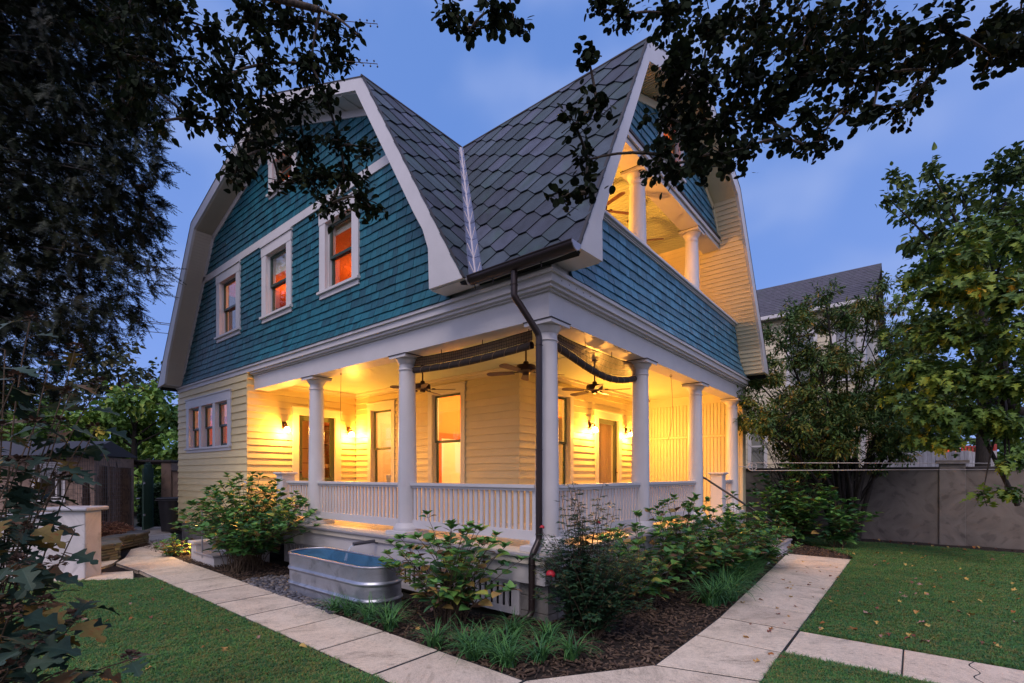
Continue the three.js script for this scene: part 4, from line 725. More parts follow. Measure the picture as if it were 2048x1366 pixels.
// --- concrete slabs, each its own piece
const path = new THREE.Group(); path.name = 'path'; path.userData.kind = 'structure'; scene.add(path);
const joints = []; let gapHalf = 0.016;
const cm = [M.concrete, M.concreteB, M.concreteC], rs = rng(90);
function shrink(P, e) { const c = ccw(P), n = c.length, out = []; for (let i = 0; i < n; i++) { const a = c[(i + n - 1) % n], b = c[i], d = c[(i + 1) % n]; const u = [b[0] - a[0], b[1] - a[1]], v = [d[0] - b[0], d[1] - b[1]], lu = Math.hypot(...u), lv = Math.hypot(...v), nu = [-u[1] / lu, u[0] / lu], nv = [-v[1] / lv, v[0] / lv], k = 1 + nu[0] * nv[0] + nu[1] * nv[1]; out.push([b[0] + e * (nu[0] + nv[0]) / k, b[1] + e * (nu[1] + nv[1]) / k]); } return out; }
function slabPiece(P, top = 0.028, parent = path, m = null, th = 0.07, name = 'slab') {
  const o = (rs() - 0.5) * 0.006, c = shrink(P, gapHalf), a = shrink(P, gapHalf + 0.005), F = [], y1 = top + o, y0 = y1 - 0.006, yb = y1 - th, q = (p, y) => [p[0], y, p[1]], n = c.length;
  const tri = THREE.ShapeUtils.triangulateShape(a.map(p => new THREE.Vector2(...p)), []); for (const t of tri) F.push(...q(a[t[0]], y1), ...q(a[t[2]], y1), ...q(a[t[1]], y1));
  for (let i = 0; i < n; i++) { const j = (i + 1) % n; F.push(...q(a[i], y1), ...q(a[j], y1), ...q(c[j], y0), ...q(a[i], y1), ...q(c[j], y0), ...q(c[i], y0), ...q(c[i], y0), ...q(c[j], y0), ...q(c[j], yb), ...q(c[i], y0), ...q(c[j], yb), ...q(c[i], yb)); }
  const g = new THREE.BufferGeometry(); g.setAttribute('position', new THREE.Float32BufferAttribute(F, 3)); g.computeVertexNormals(); if (parent === path) joints.push(flat(P, top - 0.0062 + 0.0001 * (joints.length % 7))); return mesh(name, boxUV(g, rs() * 9, rs() * 9), m || cm[Math.floor(rs() * 3)], parent, true);
}
const zi = x => lerp(1.57, 1.38, (0.85 - x) / 7.8), zo = x => lerp(2.36, 2.26, (0.85 - x) / 7.8);
const xs = [0.85, -0.27, -1.2, -2.12, -3.05, -3.97, -4.9, -5.85, -6.8, -7.72];
for (let i = 0; i + 1 < xs.length; i++) slabPiece([[xs[i], zi(xs[i])], [xs[i], zo(xs[i])], [xs[i + 1], zo(xs[i + 1])], [xs[i + 1], zi(xs[i + 1])]]);
slabPiece([[0.85, 1.57], [1.56, 0.54], [2.44, 0.3], [2.44, 1.5], [1.75, 2.36], [0.85, 2.36]]);
for (let z = 0.54, k = 0; z > -7.4; k++) { const z2 = k === 0 ? -0.57 : z - 0.875, a = x => lerp(1.57, 1.22, Math.max(0, (-1.3 - x)) / 6.2); slabPiece([[a(z), z], [k === 0 ? 2.44 : 2.43, k === 0 ? 0.3 : z], [2.43, Math.max(z2, -7.5)], [a(z2), Math.max(z2, -7.5)]]); z = z2; }
gapHalf = 0.007;
for (const [a, b] of [[2.435, 3.36], [3.36, 4.4], [4.4, 5.4], [5.4, 6.4]]) slabPiece([[a, -0.57], [b, -0.57], [b, -1.45], [a, -1.45]]);
gapHalf = 0.016;
mesh('crack', tube([[3.88, 0.026, -1.44], [3.84, 0.027, -1.3], [3.9, 0.026, -1.12], [3.85, 0.027, -0.96], [3.92, 0.026, -0.8], [3.9, 0.026, -0.58]], 0.006, 40, 5), M.under, path);
for (const P of [[[-7.72, 1.38], [-7.72, 2.27], [-9.0, 2.32], [-9.55, 2.06], [-9.5, 1.28]], [[-9.5, 1.28], [-9.56, 2.06], [-11.0, 1.62], [-11.6, 1.05], [-11.2, 0.75]], [[-11.2, 0.75], [-11.62, 1.05], [-13.2, 0.95], [-13.6, 0.2], [-12.9, 0.1]], [[-12.9, 0.1], [-13.6, 0.2], [-13.2, 0.95], [-15.2, 0.7], [-16.9, 0.15], [-16.2, -0.9], [-14.6, -0.2]],
  [[-6.86, 2.5], [-7.75, 2.3], [-8.0, 2.75], [-7.35, 3.15]], [[-7.35, 3.15], [-8.0, 2.75], [-8.45, 3.5], [-7.95, 3.85]], [[-7.95, 3.85], [-8.45, 3.5], [-9.2, 4.3], [-8.6, 4.6]]]) slabPiece(P, 0.02);
slabPiece([[-8.6, 2.62], [-9.0, 2.34], [-9.5, 2.14], [-9.45, 2.6]], 0.02);
mesh('joint_soil', joints, M.under, path);
// --- lawns: turf with blades of grass
const lawnL = [[-6.86, 2.52], [-6.7, 2.28], [-4, 2.31], [0.85, 2.38], [1.75, 2.38], [2.6, 3.4], [2.6, 9], [-14, 9], [-8.6, 4.62], [-7.95, 3.87], [-7.35, 3.17]];
const lawnR = [[2.45, -1.47], [2.44, -7.5], [2.46, -8.0], [1.4, -9.6], [0.4, -11.0], [12, -10.9], [12, -1.47]], lawnC = [[2.45, -0.55], [6.5, -0.55], [6.5, 2], [2.45, 1.4]];
const turf = mat(0.03, 0.06, 0.02, { map: T.mulch, roughness: 1 });
const lawns = [undulate(lawnL, 0.12, 0.006, 0.016, 'lawn', turf), undulate(lawnR, 0.12, 0.006, 0.016, 'lawn', turf), undulate(lawnC, 0.12, 0.006, 0.016, 'lawn', turf)];
function tuft(seed, n, h) {
  const r = rng(seed), F = [];
  for (let i = 0; i < n; i++) { const a = r() * 6.28, x = (r() - 0.5) * 0.05, z = (r() - 0.5) * 0.05, l = h * (0.55 + 0.6 * r()), b = 0.25 + 0.75 * r(), w = 0.0024, dx = Math.cos(a), dz = Math.sin(a), px = -dz * w, pz = dx * w, m = [x + dx * l * b * 0.3, l * 0.6, z + dz * l * b * 0.3], e = [x + dx * l * b * 0.8, l * (1 - 0.35 * b), z + dz * l * b * 0.8];
    F.push(x - px, 0, z - pz, x + px, 0, z + pz, m[0] + px, m[1], m[2] + pz, x - px, 0, z - pz, m[0] + px, m[1], m[2] + pz, m[0] - px, m[1], m[2] - pz, m[0] - px, m[1], m[2] - pz, m[0] + px, m[1], m[2] + pz, e[0], e[1], e[2]); }
  const g = new THREE.BufferGeometry(); g.setAttribute('position', new THREE.Float32BufferAttribute(F, 3)); g.computeVertexNormals(); return g;
}
const leafy = (r, g, b, o = {}) => mat(r, g, b, { phys: true, roughness: 0.6, specularIntensity: 0.45, transmission: 0.28, thickness: 0, ...two, ...o });
{
  const tg = [tuft(1, 10, 0.06)], tm = [leafy(0.049, 0.188, 0.069), leafy(0.077, 0.244, 0.065), leafy(0.039, 0.150, 0.071), leafy(0.163, 0.211, 0.081)];
  tm.forEach(m => { m.transmission = 0; m.color.r *= 1.3; m.color.b *= 0.85; });
  const vis = (x, z) => { const dx = x - CAM.x, dz = z - CAM.z, d = dx * FWD.x + dz * FWD.z, s = dx * RGT.x + dz * RGT.z; return d > 3.6 && Math.abs(s) < d * 1.12 + 0.3; };
  const fill = (P, n, parent, x0, x1, z0, z1) => scatterInst('grass', tg, tm, n, (r, d) => { const x = lerp(x0, x1, r()), z = lerp(z0, z1, r()); if (!inPoly(x, z, P) || !vis(x, z)) return false; d.position.set(x, 0.0, z); d.rotation.set(0, r() * 6.3, 0); const k = 0.6 + 0.6 * r() + 0.9 * fbm(x * 1.1, 7, z * 1.1, 3); d.scale.set(1, k, 1); return true; }, parent);
  fill(lawnL, 42000, lawns[0], -9, 2.6, 2.2, 6.5); fill(lawnR, 62000, lawns[1], 0.3, 9, -11, -1.4); fill(lawnC, 9000, lawns[2], 2.4, 5, -0.6, 1.2);
}
// --- river pebbles round the tank
{
  const r = rng(120), pm = [[0.10, 0.10, 0.12], [0.16, 0.155, 0.17], [0.07, 0.07, 0.085], [0.2, 0.17, 0.15]].map(c => mat(...c, { roughness: 0.55, map: T.stucco })), pg = [];
  for (let i = 0; i < 5; i++) { const g = new THREE.SphereGeometry(1, 8, 5), p = g.attributes.position; for (let k = 0; k < p.count; k++) { const x = p.getX(k), y = p.getY(k), z = p.getZ(k), n = 1 + 0.22 * noise.noise(x * 1.3 + i * 5, y * 1.3, z * 1.3); p.setXYZ(k, x * n, y * n * 0.42, z * n * 0.72); } g.computeVertexNormals(); pg.push(g); }
  const pb = new THREE.Group(); pb.name = 'pebble_bed'; pb.userData.kind = 'structure'; scene.add(pb);
  const pebPoly = [[-5.3, 0.9], [-5.3, 1.42], [-2.3, 1.53], [-2.5, 1.3], [-3.8, 1.26], [-4.25, 1.0], [-4.5, 0.5]];
  let k = 0, tries = 0; const pts = [];
  while (k < 300 && tries++ < 20000) { const x = lerp(-5.3, -2.2, r()), z = lerp(0.5, 1.54, r()), s = 0.03 + 0.028 * r(); if (!inPoly(x, z, pebPoly) || pts.some(p => Math.hypot(p[0] - x, p[1] - z) < (p[2] + s) * 0.72)) continue; pts.push([x, z, s]); const m = new THREE.Mesh(pg[k % 5], pm[Math.floor(r() * 4)]); m.name = 'pebble'; m.position.set(x, 0.016 + r() * 0.018, z); m.rotation.set((r() - 0.5) * 0.5, r() * 6.3, (r() - 0.5) * 0.5); m.scale.setScalar(s); m.castShadow = m.receiveShadow = true; pb.add(m); k++; }
  scatterInst('pebbles', pg, pm, 900, (r, d) => { const x = lerp(-5.3, -2.2, r()), z = lerp(0.5, 1.54, r()); if (!inPoly(x, z, pebPoly)) return false; d.position.set(x, 0.008, z); d.rotation.set(0, r() * 6.3, 0); d.scale.setScalar(0.022 + 0.018 * r()); return true; }, pb);
}
// ---------------------------------------------------------------- left: garden walls, gate and what stands by them
function ori(px, depth) { const p = at(px, 949, depth); return [p.x, 0, p.z]; }
const faceCam = Math.atan2(-FWD.x, -FWD.z);                       // turn that makes local +z look at the camera, local +x to the right
{
  const t = thing('garden_wall', 'pale stucco garden wall with rounded grey cap, at the left edge of the lawn', 'wall', ori(172, 8.45), faceCam);
  mesh('wall_body', [rbx(-0.58, -0.02, -0.1, 1.17, -0.35, 0, 0.02), rbx(-4, -0.58, -0.1, 1.06, -0.32, -0.03, 0.02)], M.stuccoPale, t);
  mesh('wall_cap', [rbx(-0.66, 0.06, 1.17, 1.24, -0.43, 0.07, 0.03), rbx(-4, -0.66, 1.06, 1.13, -0.38, 0.03, 0.03)], mat(0.42, 0.42, 0.46, { map: T.stucco, roughness: 0.7 }), t);
}
{ // boundary wall with the portal
  const D = 16.2, o = ori(240, D), t = thing('gate_portal', 'brown stucco portal with flat dark lintel over the garden gateway', 'gateway', o, faceCam), X = px => (px - 240) / F * D, Y = py => 1.8 + (949 - py) / F * D;
  mesh('pillar', rbx(X(210), X(243), -0.2, Y(925), -0.4, 0, 0.02), M.stuccoBrown, t); mesh('pillar', rbx(X(322), X(342), -0.2, Y(925), -0.4, 0, 0.02), M.stuccoBrown, t);
  mesh('lintel', [rbx(X(207), X(344), Y(925), Y(920), -0.45, 0.05, 0.02), bx(X(243), X(322), Y(929), Y(925), -0.3, -0.1)], mat(0.05, 0.04, 0.037, { map: T.wood, roughness: 0.8 }), t);
  const w = thing('boundary_wall', 'brown stucco wall with dark coping left of the gateway', 'wall', o, faceCam); mesh('wall_body', bx(X(60), X(209), -0.2, Y(942), -0.35, -0.05), M.stuccoBrown, w); mesh('coping', rbx(X(58), X(209.5), Y(942), Y(938.5), -0.4, 0.0, 0.01), M.dark, w);
  const w2 = thing('boundary_wall', 'short brown stucco wall between gateway and house', 'wall', o, faceCam); mesh('wall_body', bx(X(343), X(420), -0.2, Y(943), -0.35, -0.05), M.stuccoBrown, w2); mesh('coping', rbx(X(343), X(421), Y(943), Y(940), -0.4, 0.0, 0.01), M.dark, w2);
  const g = thing('garden_gate', 'dark green garden gate with rounded top, standing open', 'gate', [o[0], 0, o[2]], faceCam), gm = mat(0.015, 0.06, 0.04, { map: T.wood, roughness: 0.55 });
  const gp = []; for (let i = 0; i < 5; i++) { const u = i / 5, h = i === 0 || i === 4 ? 2.02 : i === 2 ? 2.2 : 2.14; mesh('board', rbx(X(304) + u * 0.3, X(304) + u * 0.3 + 0.058, 0.06, h, 0.0 + u * 0.75, 0.035 + u * 0.75, 0.01), gm, g); mesh('board', rbx(X(304) + u * 0.3, X(304) + u * 0.3 + 0.06, 0.06, h - 0.02, 0.02 + u * 0.75, 0.16 + u * 0.75, 0.006), gm, g); }
  mesh('hinge', [bx(X(319), X(323), 1.5, 1.56, 0.7, 0.76), bx(X(319), X(323), 0.5, 0.56, 0.7, 0.76)], M.steel, g); mesh('latch', rod([X(316), 1.05, 0.8], [X(312), 1.05, 0.86], 0.02), M.steel, g);
  const h = thing('hedge', 'dark clipped hedge seen through the gateway', 'hedge', [o[0], 0, o[2]], faceCam); mesh('stem', bx(X(225), X(330), -0.1, 1.25, -1.6, -1.2), M.under, h);
  const hl = leafGeo(0.09, 0.05, 0.2, 0.2); scatterInst('leaves', [hl], [leafy(0.03, 0.08, 0.035), leafy(0.06, 0.12, 0.05)], 4200, (r, d) => { d.position.set(lerp(X(222), X(334), r()), r() * 1.42, -1.12 - 0.14 * r()); if (r() < 0.25) d.position.set(lerp(X(222), X(334), r()), 1.25 + 0.2 * r(), lerp(-1.7, -1.1, r())); d.rotation.set(r() * 3, r() * 6.3, r() * 3); d.scale.setScalar(0.7 + r() * 0.7); return true; }, h);
  const car = thing('red_barrier', 'low red rail beyond the hedge outside the gateway', 'rail', [o[0], 0, o[2]], faceCam); mesh('rail', rbx(X(250), X(330), 1.5, 1.66, -6.2, -6.05), mat(0.5, 0.03, 0.02, { roughness: 0.4 }), car); mesh('post', [bx(X(255), X(258), 0, 1.5, -6.17, -6.08), bx(X(322), X(325), 0, 1.5, -6.17, -6.08)], M.dark, car);
  const bin = thing('wheelie_bin', 'dark plastic wheeled bin between gateway and house', 'bin', ori(347, 15.3), faceCam), bm = mat(0.022, 0.02, 0.02, { roughness: 0.45 });
  const body = new THREE.CylinderGeometry(0.40, 0.31, 0.98, 4, 1).rotateY(Math.PI / 4).translate(0, 0.54, 0); mesh('bin_body', body, bm, bin); mesh('lid', [rbx(-0.33, 0.33, 1.03, 1.09, -0.33, 0.33, 0.03), rbx(-0.35, 0.35, 1.0, 1.03, -0.31, 0.34, 0.01)], bm, bin); mesh('handle', rod([-0.25, 1.02, -0.38], [0.25, 1.02, -0.38], 0.02), bm, bin); for (const s of [-1, 1]) mesh('wheel', new THREE.CylinderGeometry(0.1, 0.1, 0.06, 18).rotateZ(Math.PI / 2).translate(s * 0.24, 0.1, -0.28), M.dark, bin);
}
{ // garden shed with a paned window
  const D = 14.6, o = ori(75, D), t = thing('garden_shed', 'brown garden shed with dark roof and white paned window, left behind the wire fence', 'shed', o, faceCam), X = px => (px - 75) / F * D, Y = py => 1.8 + (949 - py) / F * D;
  const w = mesh('wall', [bx(X(-60), X(66), -0.1, Y(915), -1.5, 0), bx(X(132), X(190), -0.1, Y(915), -1.5, 0), bx(X(66), X(132), -0.1, Y(1004), -1.5, 0), bx(X(66), X(132), Y(1004), Y(915), -1.5, -1.3)], M.stuccoBrown, t);
  mesh('roof', [plate([[-0.3, Y(912)], [1.9, Y(912)], [0.8, Y(880)]], X(-70), X(195), (u, v, wd) => [wd, v, 0.3 - u])], M.dark, t);
  const f = mesh('window', [bx(X(66), X(132), Y(930), Y(924), -0.05, 0.04), bx(X(66), X(132), Y(1005), Y(1000), -0.05, 0.04), bx(X(66), X(72), Y(1000), Y(930), -0.05, 0.04), bx(X(126), X(132), Y(1000), Y(930), -0.05, 0.04), bx(X(76), X(80), Y(995), Y(952), -0.04, 0.02), bx(X(80), X(118), Y(956), Y(952), -0.04, 0.02), bx(X(80), X(118), Y(996), Y(992), -0.04, 0.02), bx(X(112), X(116), Y(992), Y(956), -0.04, 0.02)], M.white, t); mesh('pane', bx(X(72), X(126), Y(1000), Y(930), -0.04, -0.038), M.glass, f);
}
{ // log posts with wire mesh, heap of straw
  const pm = mat(0.085, 0.055, 0.04, { map: T.bark, roughness: 0.95, bumpMap: T.bark, bumpScale: 0.02 });
  const post = (px, py, d, r, label) => { const h = 1.8 + (949 - py) / F * d, o = ori(px, d), t = thing('log_post', label, 'log post', o), q = rng(px), pr = [[0, -0.2]]; for (let i = 0; i <= 6; i++) pr.push([r * (1 - 0.12 * i / 6 + 0.1 * (q() - 0.5)), lerp(-0.2, h, i / 6)]); pr.push([0, h + 0.02]); mesh('log', new THREE.LatheGeometry(pr.map(p => new THREE.Vector2(...p)), 11), pm, t); const k = []; for (let i = 0; i < 9; i++) { const a = q() * 6.3, y = q() * h; k.push(limb(V(Math.cos(a) * r * 0.8, y, Math.sin(a) * r * 0.8), V(Math.cos(a) * (r + 0.012), y + 0.25, Math.sin(a) * (r + 0.012)), 0.02, 0.006, null, 3, 5)); } mesh('bark_strip', k, pm, t); };
  post(244, 936, 13.6, 0.22, 'thick leaning log post at the corner of the wire fence'); post(224, 934, 14.4, 0.09, 'slim log post behind the thick corner log'); post(206, 932, 13.9, 0.11, 'rough log post left of the slim log post'); post(172, 966, 12.2, 0.075, 'short dark post of the wire fence beside the garden wall');
  const a = at(150, 949, 11.6), b = at(243, 949, 13.3), t = thing('wire_fence', 'square wire mesh fence strung between the log posts', 'wire fence'), g = []; a.y = b.y = 0; const Q = (u, y) => a.clone().lerp(b, u).setY(y).toArray();
  for (let y = 0.25; y < 2.25; y += 0.11) g.push(rod(Q(0, y), Q(1, y), 0.0045, 4)); for (let u = 0; u <= 1.001; u += 0.048) g.push(rod(Q(u, 0.25), Q(u, 2.25), 0.0045, 4)); mesh('wire_grid', g, M.wire, t);
  const c2 = at(60, 949, 11.2); c2.y = 0; const Q2 = (u, y) => c2.clone().lerp(a, u).setY(y).toArray(), g2 = []; for (let y = 0.25; y < 2.25; y += 0.15) g2.push(rod(Q2(0, y), Q2(1, y), 0.0045, 4)); for (let u = 0; u <= 1; u += 0.12) g2.push(rod(Q2(u, 0.25), Q2(u, 2.25), 0.0045, 4)); mesh('wire_grid', g2, M.wire, t);
  const hp = thing('straw_heap', 'heap of russet straw and dry leaves behind the wire fence', 'straw heap', ori(208, 12.9), faceCam), sm2 = [mat(0.22, 0.10, 0.06, { roughness: 0.95 }), mat(0.36, 0.2, 0.12, { roughness: 0.95 }), mat(0.12, 0.05, 0.03, { roughness: 0.95 })];
  mesh('heap', new THREE.SphereGeometry(1, 24, 12, 0, 6.283, 0, 1.571).scale(0.72, 0.5, 0.6), sm2[2], hp);
  scatterInst('straw', [new THREE.BoxGeometry(0.16, 0.008, 0.012), new THREE.BoxGeometry(0.1, 0.006, 0.03)], sm2, 2600, (r, d) => { const a = r() * 6.283, e = Math.acos(r()); d.position.set(Math.cos(a) * Math.sin(e) * 0.74, Math.cos(e) * 0.52, Math.sin(a) * Math.sin(e) * 0.62); d.rotation.set(r() - 0.5, r() * 6.3, r() - 0.5); d.scale.setScalar(0.6 + r()); return true; }, hp);
}
{ // dry stone edging, stone by stone
  const t = thing('dry_stone_wall', 'low dry stone wall of thin flat stones edging the raised bed', 'stone wall'), r = rng(140), ms = [0, 1, 2, 3, 4].map(() => { const k = 0.6 + r() * 0.8; return mat(0.20 * k, 0.185 * k, 0.15 * k, { map: T.slate, roughness: 0.9, bumpMap: T.slate, bumpScale: 0.008 }); });
  const seg = (A, B, courses, h) => { const dx = B[0] - A[0], dz = B[1] - A[1], L = Math.hypot(dx, dz), ang = Math.atan2(-dz, dx); for (let c = 0; c < courses; c++) { let s = -0.05 * r(); while (s < L) { const w = Math.min(0.18 + 0.34 * r(), L - s + 0.06), hh = h * (0.75 + 0.3 * r()), d = c === courses - 1 ? 0.42 : 0.30, g = rbx(-w / 2 + 0.004, w / 2 - 0.004, 0, hh, -d / 2, d / 2 + 0.02 * (r() - 0.5), 0.012); const m = mesh('stone', boxUV(g, r() * 5, r() * 5), ms[Math.floor(r() * 5)], t, true); m.position.set(A[0] + dx * (s + w / 2) / L, c * h + 0.0, A[1] + dz * (s + w / 2) / L); m.rotation.set((r() - 0.5) * 0.03, ang + (r() - 0.5) * 0.1, (r() - 0.5) * 0.04); s += w; } } };
  seg([-9.35, 2.85], [-9.85, 2.2], 6, 0.06); seg([-9.85, 2.2], [-11.2, 2.0], 5, 0.06); seg([-11.2, 2.0], [-12.2, 1.1], 5, 0.065); seg([-12.2, 1.1], [-12.7, 1.3], 5, 0.065);
  undulate([[-9.5, 2.9], [-9.95, 2.35], [-11.2, 2.15], [-12.4, 1.2], [-14.6, 1.6], [-13.5, 4.4], [-10, 4.6]], 0.1, 0.2, 0.05, 'raised_bed', M.mulch);
}
{ // path light among the leaves
  const t = thing('path_light', 'small path light shining behind the left hydrangea', 'path light', [-9.05, 0, 0.95]); mesh('stake', rod([0, 0, 0], [0, 0.3, 0], 0.012), M.bronze, t); mesh('hood', new THREE.ConeGeometry(0.09, 0.06, 18).translate(0, 0.36, 0), M.bronze, t); mesh('bulb', new THREE.SphereGeometry(0.024, 12, 8).translate(0, 0.305, 0), glowMat(1, 0.75, 0.35, 5), t); point([-9.05, 0.3, 0.95], WARM2, 3.0, 1.5);
}
// ---------------------------------------------------------------- right: boundary wall, neighbour's house, clothes line
{
  const t = thing('concrete_wall', 'tall grey concrete boundary wall with dark coping along the right lawn', 'wall', [2, 0, -12]), m2 = mat(0.22, 0.195, 0.175, { map: T.stucco, roughness: 0.92, bumpMap: T.stucco, bumpScale: 0.004 });
  const xs2 = [-8, -5, -2.0, 1.95]; for (let i = 0; i + 1 < xs2.length; i++) mesh('panel', rbx(xs2[i] + 0.006, xs2[i + 1] - 0.006, -0.3, 1.95, -0.2, i % 2 ? 0.002 : 0, 0.01), i % 2 ? m2 : M.stuccoGrey, t);
  for (const [a, b] of [[2.42, 6.2], [6.2, 10]]) mesh('panel', rbx(a + 0.006, b - 0.006, -0.3, 1.95, -0.2, 0, 0.01), M.stuccoGrey, t);
  mesh('pilaster', rbx(1.93, 2.44, -0.3, 2.08, -0.26, 0.05, 0.012), m2, t); mesh('pilaster_cap', rbx(1.86, 2.51, 2.08, 2.17, -0.33, 0.12, 0.015), M.stuccoGrey, t);
  mesh('coping', [rbx(-8, 1.93, 1.95, 2.0, -0.26, 0.06, 0.012), rbx(2.44, 10, 1.95, 2.0, -0.26, 0.06, 0.012)], M.dark, t);
}
{
  const t = thing('neighbour_house', 'cream clapboard neighbouring house with slate gable roof, right behind the trees', 'house', [2.1, 0, -16]), cm2 = [mat(0.66, 0.58, 0.42, { map: T.paint, roughness: 0.6 }), mat(0.62, 0.545, 0.39, { map: T.paint, roughness: 0.6 })];
  const nm = (u, v, w) => [u, v, w], wins = [[-3.75, -3.05, 1.8, 4.0], [-2.4, -1.4, 5.1, 7.1], [-0.95, -0.1, 5.1, 7.2], [-2.2, -0.7, 1.2, 3.6], [-7.4, -6.3, 5.1, 7.1]];
  const w = wallCore('wall', nm, [[-10, 0], [0, 0], [0, 7.9], [-10, 7.9]], wins.map(q => inner(...q)), -0.25, -0.012, cm2[0], t), r = rng(150);
  for (let v = 0.8; v < 7.7; v += 0.2) { let rs = [[-10, 0, v, v + 0.2]]; for (const h of wins) rs = minus(rs, h); for (const q of rs) mesh('clapboard', boxUV(wedge(nm, q[0], q[1], q[2], q[3], -0.01, 0.026, -0.01, 0.006), r() * 9), cm2[r() < 0.5 ? 0 : 1], w, true); }
  mesh('gable_wall', [plate([[0, 0], [-8, 0], [-8, 7.9], [-4, 10.2], [0, 7.9]], -0.25, 0, (u, v, wd) => [wd, v, u])], cm2[1], t);
  mesh('corner_board', [rbx(-0.12, 0.03, 0, 7.7, -0.1, 0.04), bx(0.0, 0.03, 0, 7.7, -0.3, -0.1)], M.white, t); mesh('frieze', [bx(-10, 0.02, 7.65, 7.9, 0, 0.035)], M.white, t);
  const n1 = V(0, 3.9, 4.2).normalize(), rm = mat(0.10, 0.095, 0.115, { map: T.slate, roughness: 0.8, bumpMap: T.slate, bumpScale: 0.01 }), rf = mesh('roof', [plate([[0.35, 7.82], [-3.95, 10.35], [-3.95, 10.25], [0.35, 7.72]], -10.2, 0.3, (u, v, wd) => [wd, v, u]), plate([[-8.35, 7.82], [-3.95, 10.35], [-3.95, 10.25], [-8.35, 7.72]], -10.2, 0.3, (u, v, wd) => [wd, v, u])], rm, t);
  const rows = []; for (let k = 0; k < 18; k++) { const a = k / 18, b = (k + 1) / 18, P = s => [lerp(0.35, -3.95, s), lerp(7.82, 10.35, s)], A = P(a), B = P(b); let x = -10.2 - r() * 0.3; while (x < 0.3) { const w2 = 0.3, x2 = Math.min(0.3, x + w2), n = 0.012 + 0.008 * r(); if (x2 > -10.2) rows.push(plate([[A[0] + 0.005, A[1] + n + 0.004], [B[0], B[1] + 0.006], [B[0], B[1]], [A[0], A[1]]], Math.max(x, -10.2), x2 - 0.006, (u, v, wd) => [wd, v, u])); x += w2; } } mesh('roof_tiles', rows, rm, rf).userData.kind = 'stuff';
  mesh('eave_gutter', rbx(-10.2, 0.32, 7.66, 7.8, 0.3, 0.42, 0.02), M.white, t); mesh('rake_board', [plate([[0.35, 7.72], [-3.95, 10.25], [-3.95, 10.02], [0.2, 7.55]], 0.02, 0.06, (u, v, wd) => [wd, v, u]), plate([[-8.35, 7.72], [-3.95, 10.25], [-3.95, 10.02], [-8.2, 7.55]], 0.02, 0.06, (u, v, wd) => [wd, v, u])], M.white, t);
  for (const q of wins) { const f = mesh('window', [slab(nm, q[0], q[0] + 0.12, q[2], q[3], -0.05, 0.05), slab(nm, q[1] - 0.12, q[1], q[2], q[3], -0.05, 0.05), slab(nm, q[0], q[1], q[3] - 0.14, q[3] + 0.04, -0.05, 0.06), slab(nm, q[0] - 0.05, q[1] + 0.05, q[2], q[2] + 0.08, -0.05, 0.09), slab(nm, q[0] + 0.12, q[1] - 0.12, (q[2] + q[3]) / 2 - 0.03, (q[2] + q[3]) / 2 + 0.03, -0.1, -0.05)], M.white, t); mesh('pane', slab(nm, q[0] + 0.1, q[1] - 0.1, q[2] + 0.07, q[3] - 0.12, -0.12, -0.118), M.glass, f); mesh('curtain', slab(nm, q[0] + 0.1, q[1] - 0.1, q[2] + 0.07, q[3] - 0.12, -0.24, -0.23), M.grey, f); }
}
{
  const t = thing('plank_fence', 'weathered pale plank fence beyond the concrete wall', 'fence', ori(1840, 18), faceCam), D = 18, X = px => (px - 1840) / F * D, r = rng(160), ms = [0, 1, 2].map(i => mat(0.34 + i * 0.08, 0.33 + i * 0.08, 0.33 + i * 0.08, { map: T.wood, roughness: 0.85 }));
  for (let x = X(1690), i = 0; x < X(1990); x += 0.15, i++) mesh('plank', rbx(x, x + 0.142, 0, 2.62 + 0.06 * r(), -0.02, 0.01, 0.004), ms[Math.floor(r() * 3)], t); mesh('fence_rail', [bx(X(1690), X(1990), 0.6, 0.7, -0.07, -0.025), bx(X(1690), X(1990), 2.2, 2.3, -0.07, -0.025)], ms[0], t);
  const d = thing('red_deck_rail', 'red painted deck railing above the plank fence', 'railing', ori(1940, 18.6), faceCam), rm = mat(0.30, 0.035, 0.025, { roughness: 0.6 }), X2 = px => (px - 1940) / F * 18.6; mesh('rail', [rbx(X2(1893), X2(1988), 2.82, 2.88, -0.04, 0.04), rbx(X2(1893), X2(1988), 2.52, 2.57, -0.03, 0.03)], rm, d); for (let x = X2(1895); x < X2(1988); x += 0.13) mesh('baluster', bx(x, x + 0.06, 2.57, 2.82, -0.02, 0.02), rm, d); mesh('post', [bx(X2(1893), X2(1893) + 0.1, 0, 2.95, -0.05, 0.05), bx(X2(1986), X2(1986) + 0.1, 0, 2.95, -0.05, 0.05)], rm, d);
  const l = thing('garden_lantern', 'small glowing lantern above the plank fence, among the leaves', 'lantern', at(1885, 896, 18.4).toArray()); mesh('lamp_body', [new THREE.CylinderGeometry(0.05, 0.07, 0.03, 12).translate(0, 0.09, 0), rod([0, -2.8, 0], [0, -0.09, 0], 0.015)], M.dark, l); mesh('bulb', new THREE.SphereGeometry(0.06, 12, 10), glowMat(1, 0.45, 0.12, 4), l); point(at(1885, 896, 18.4).toArray(), WARM, 4, 2);
}
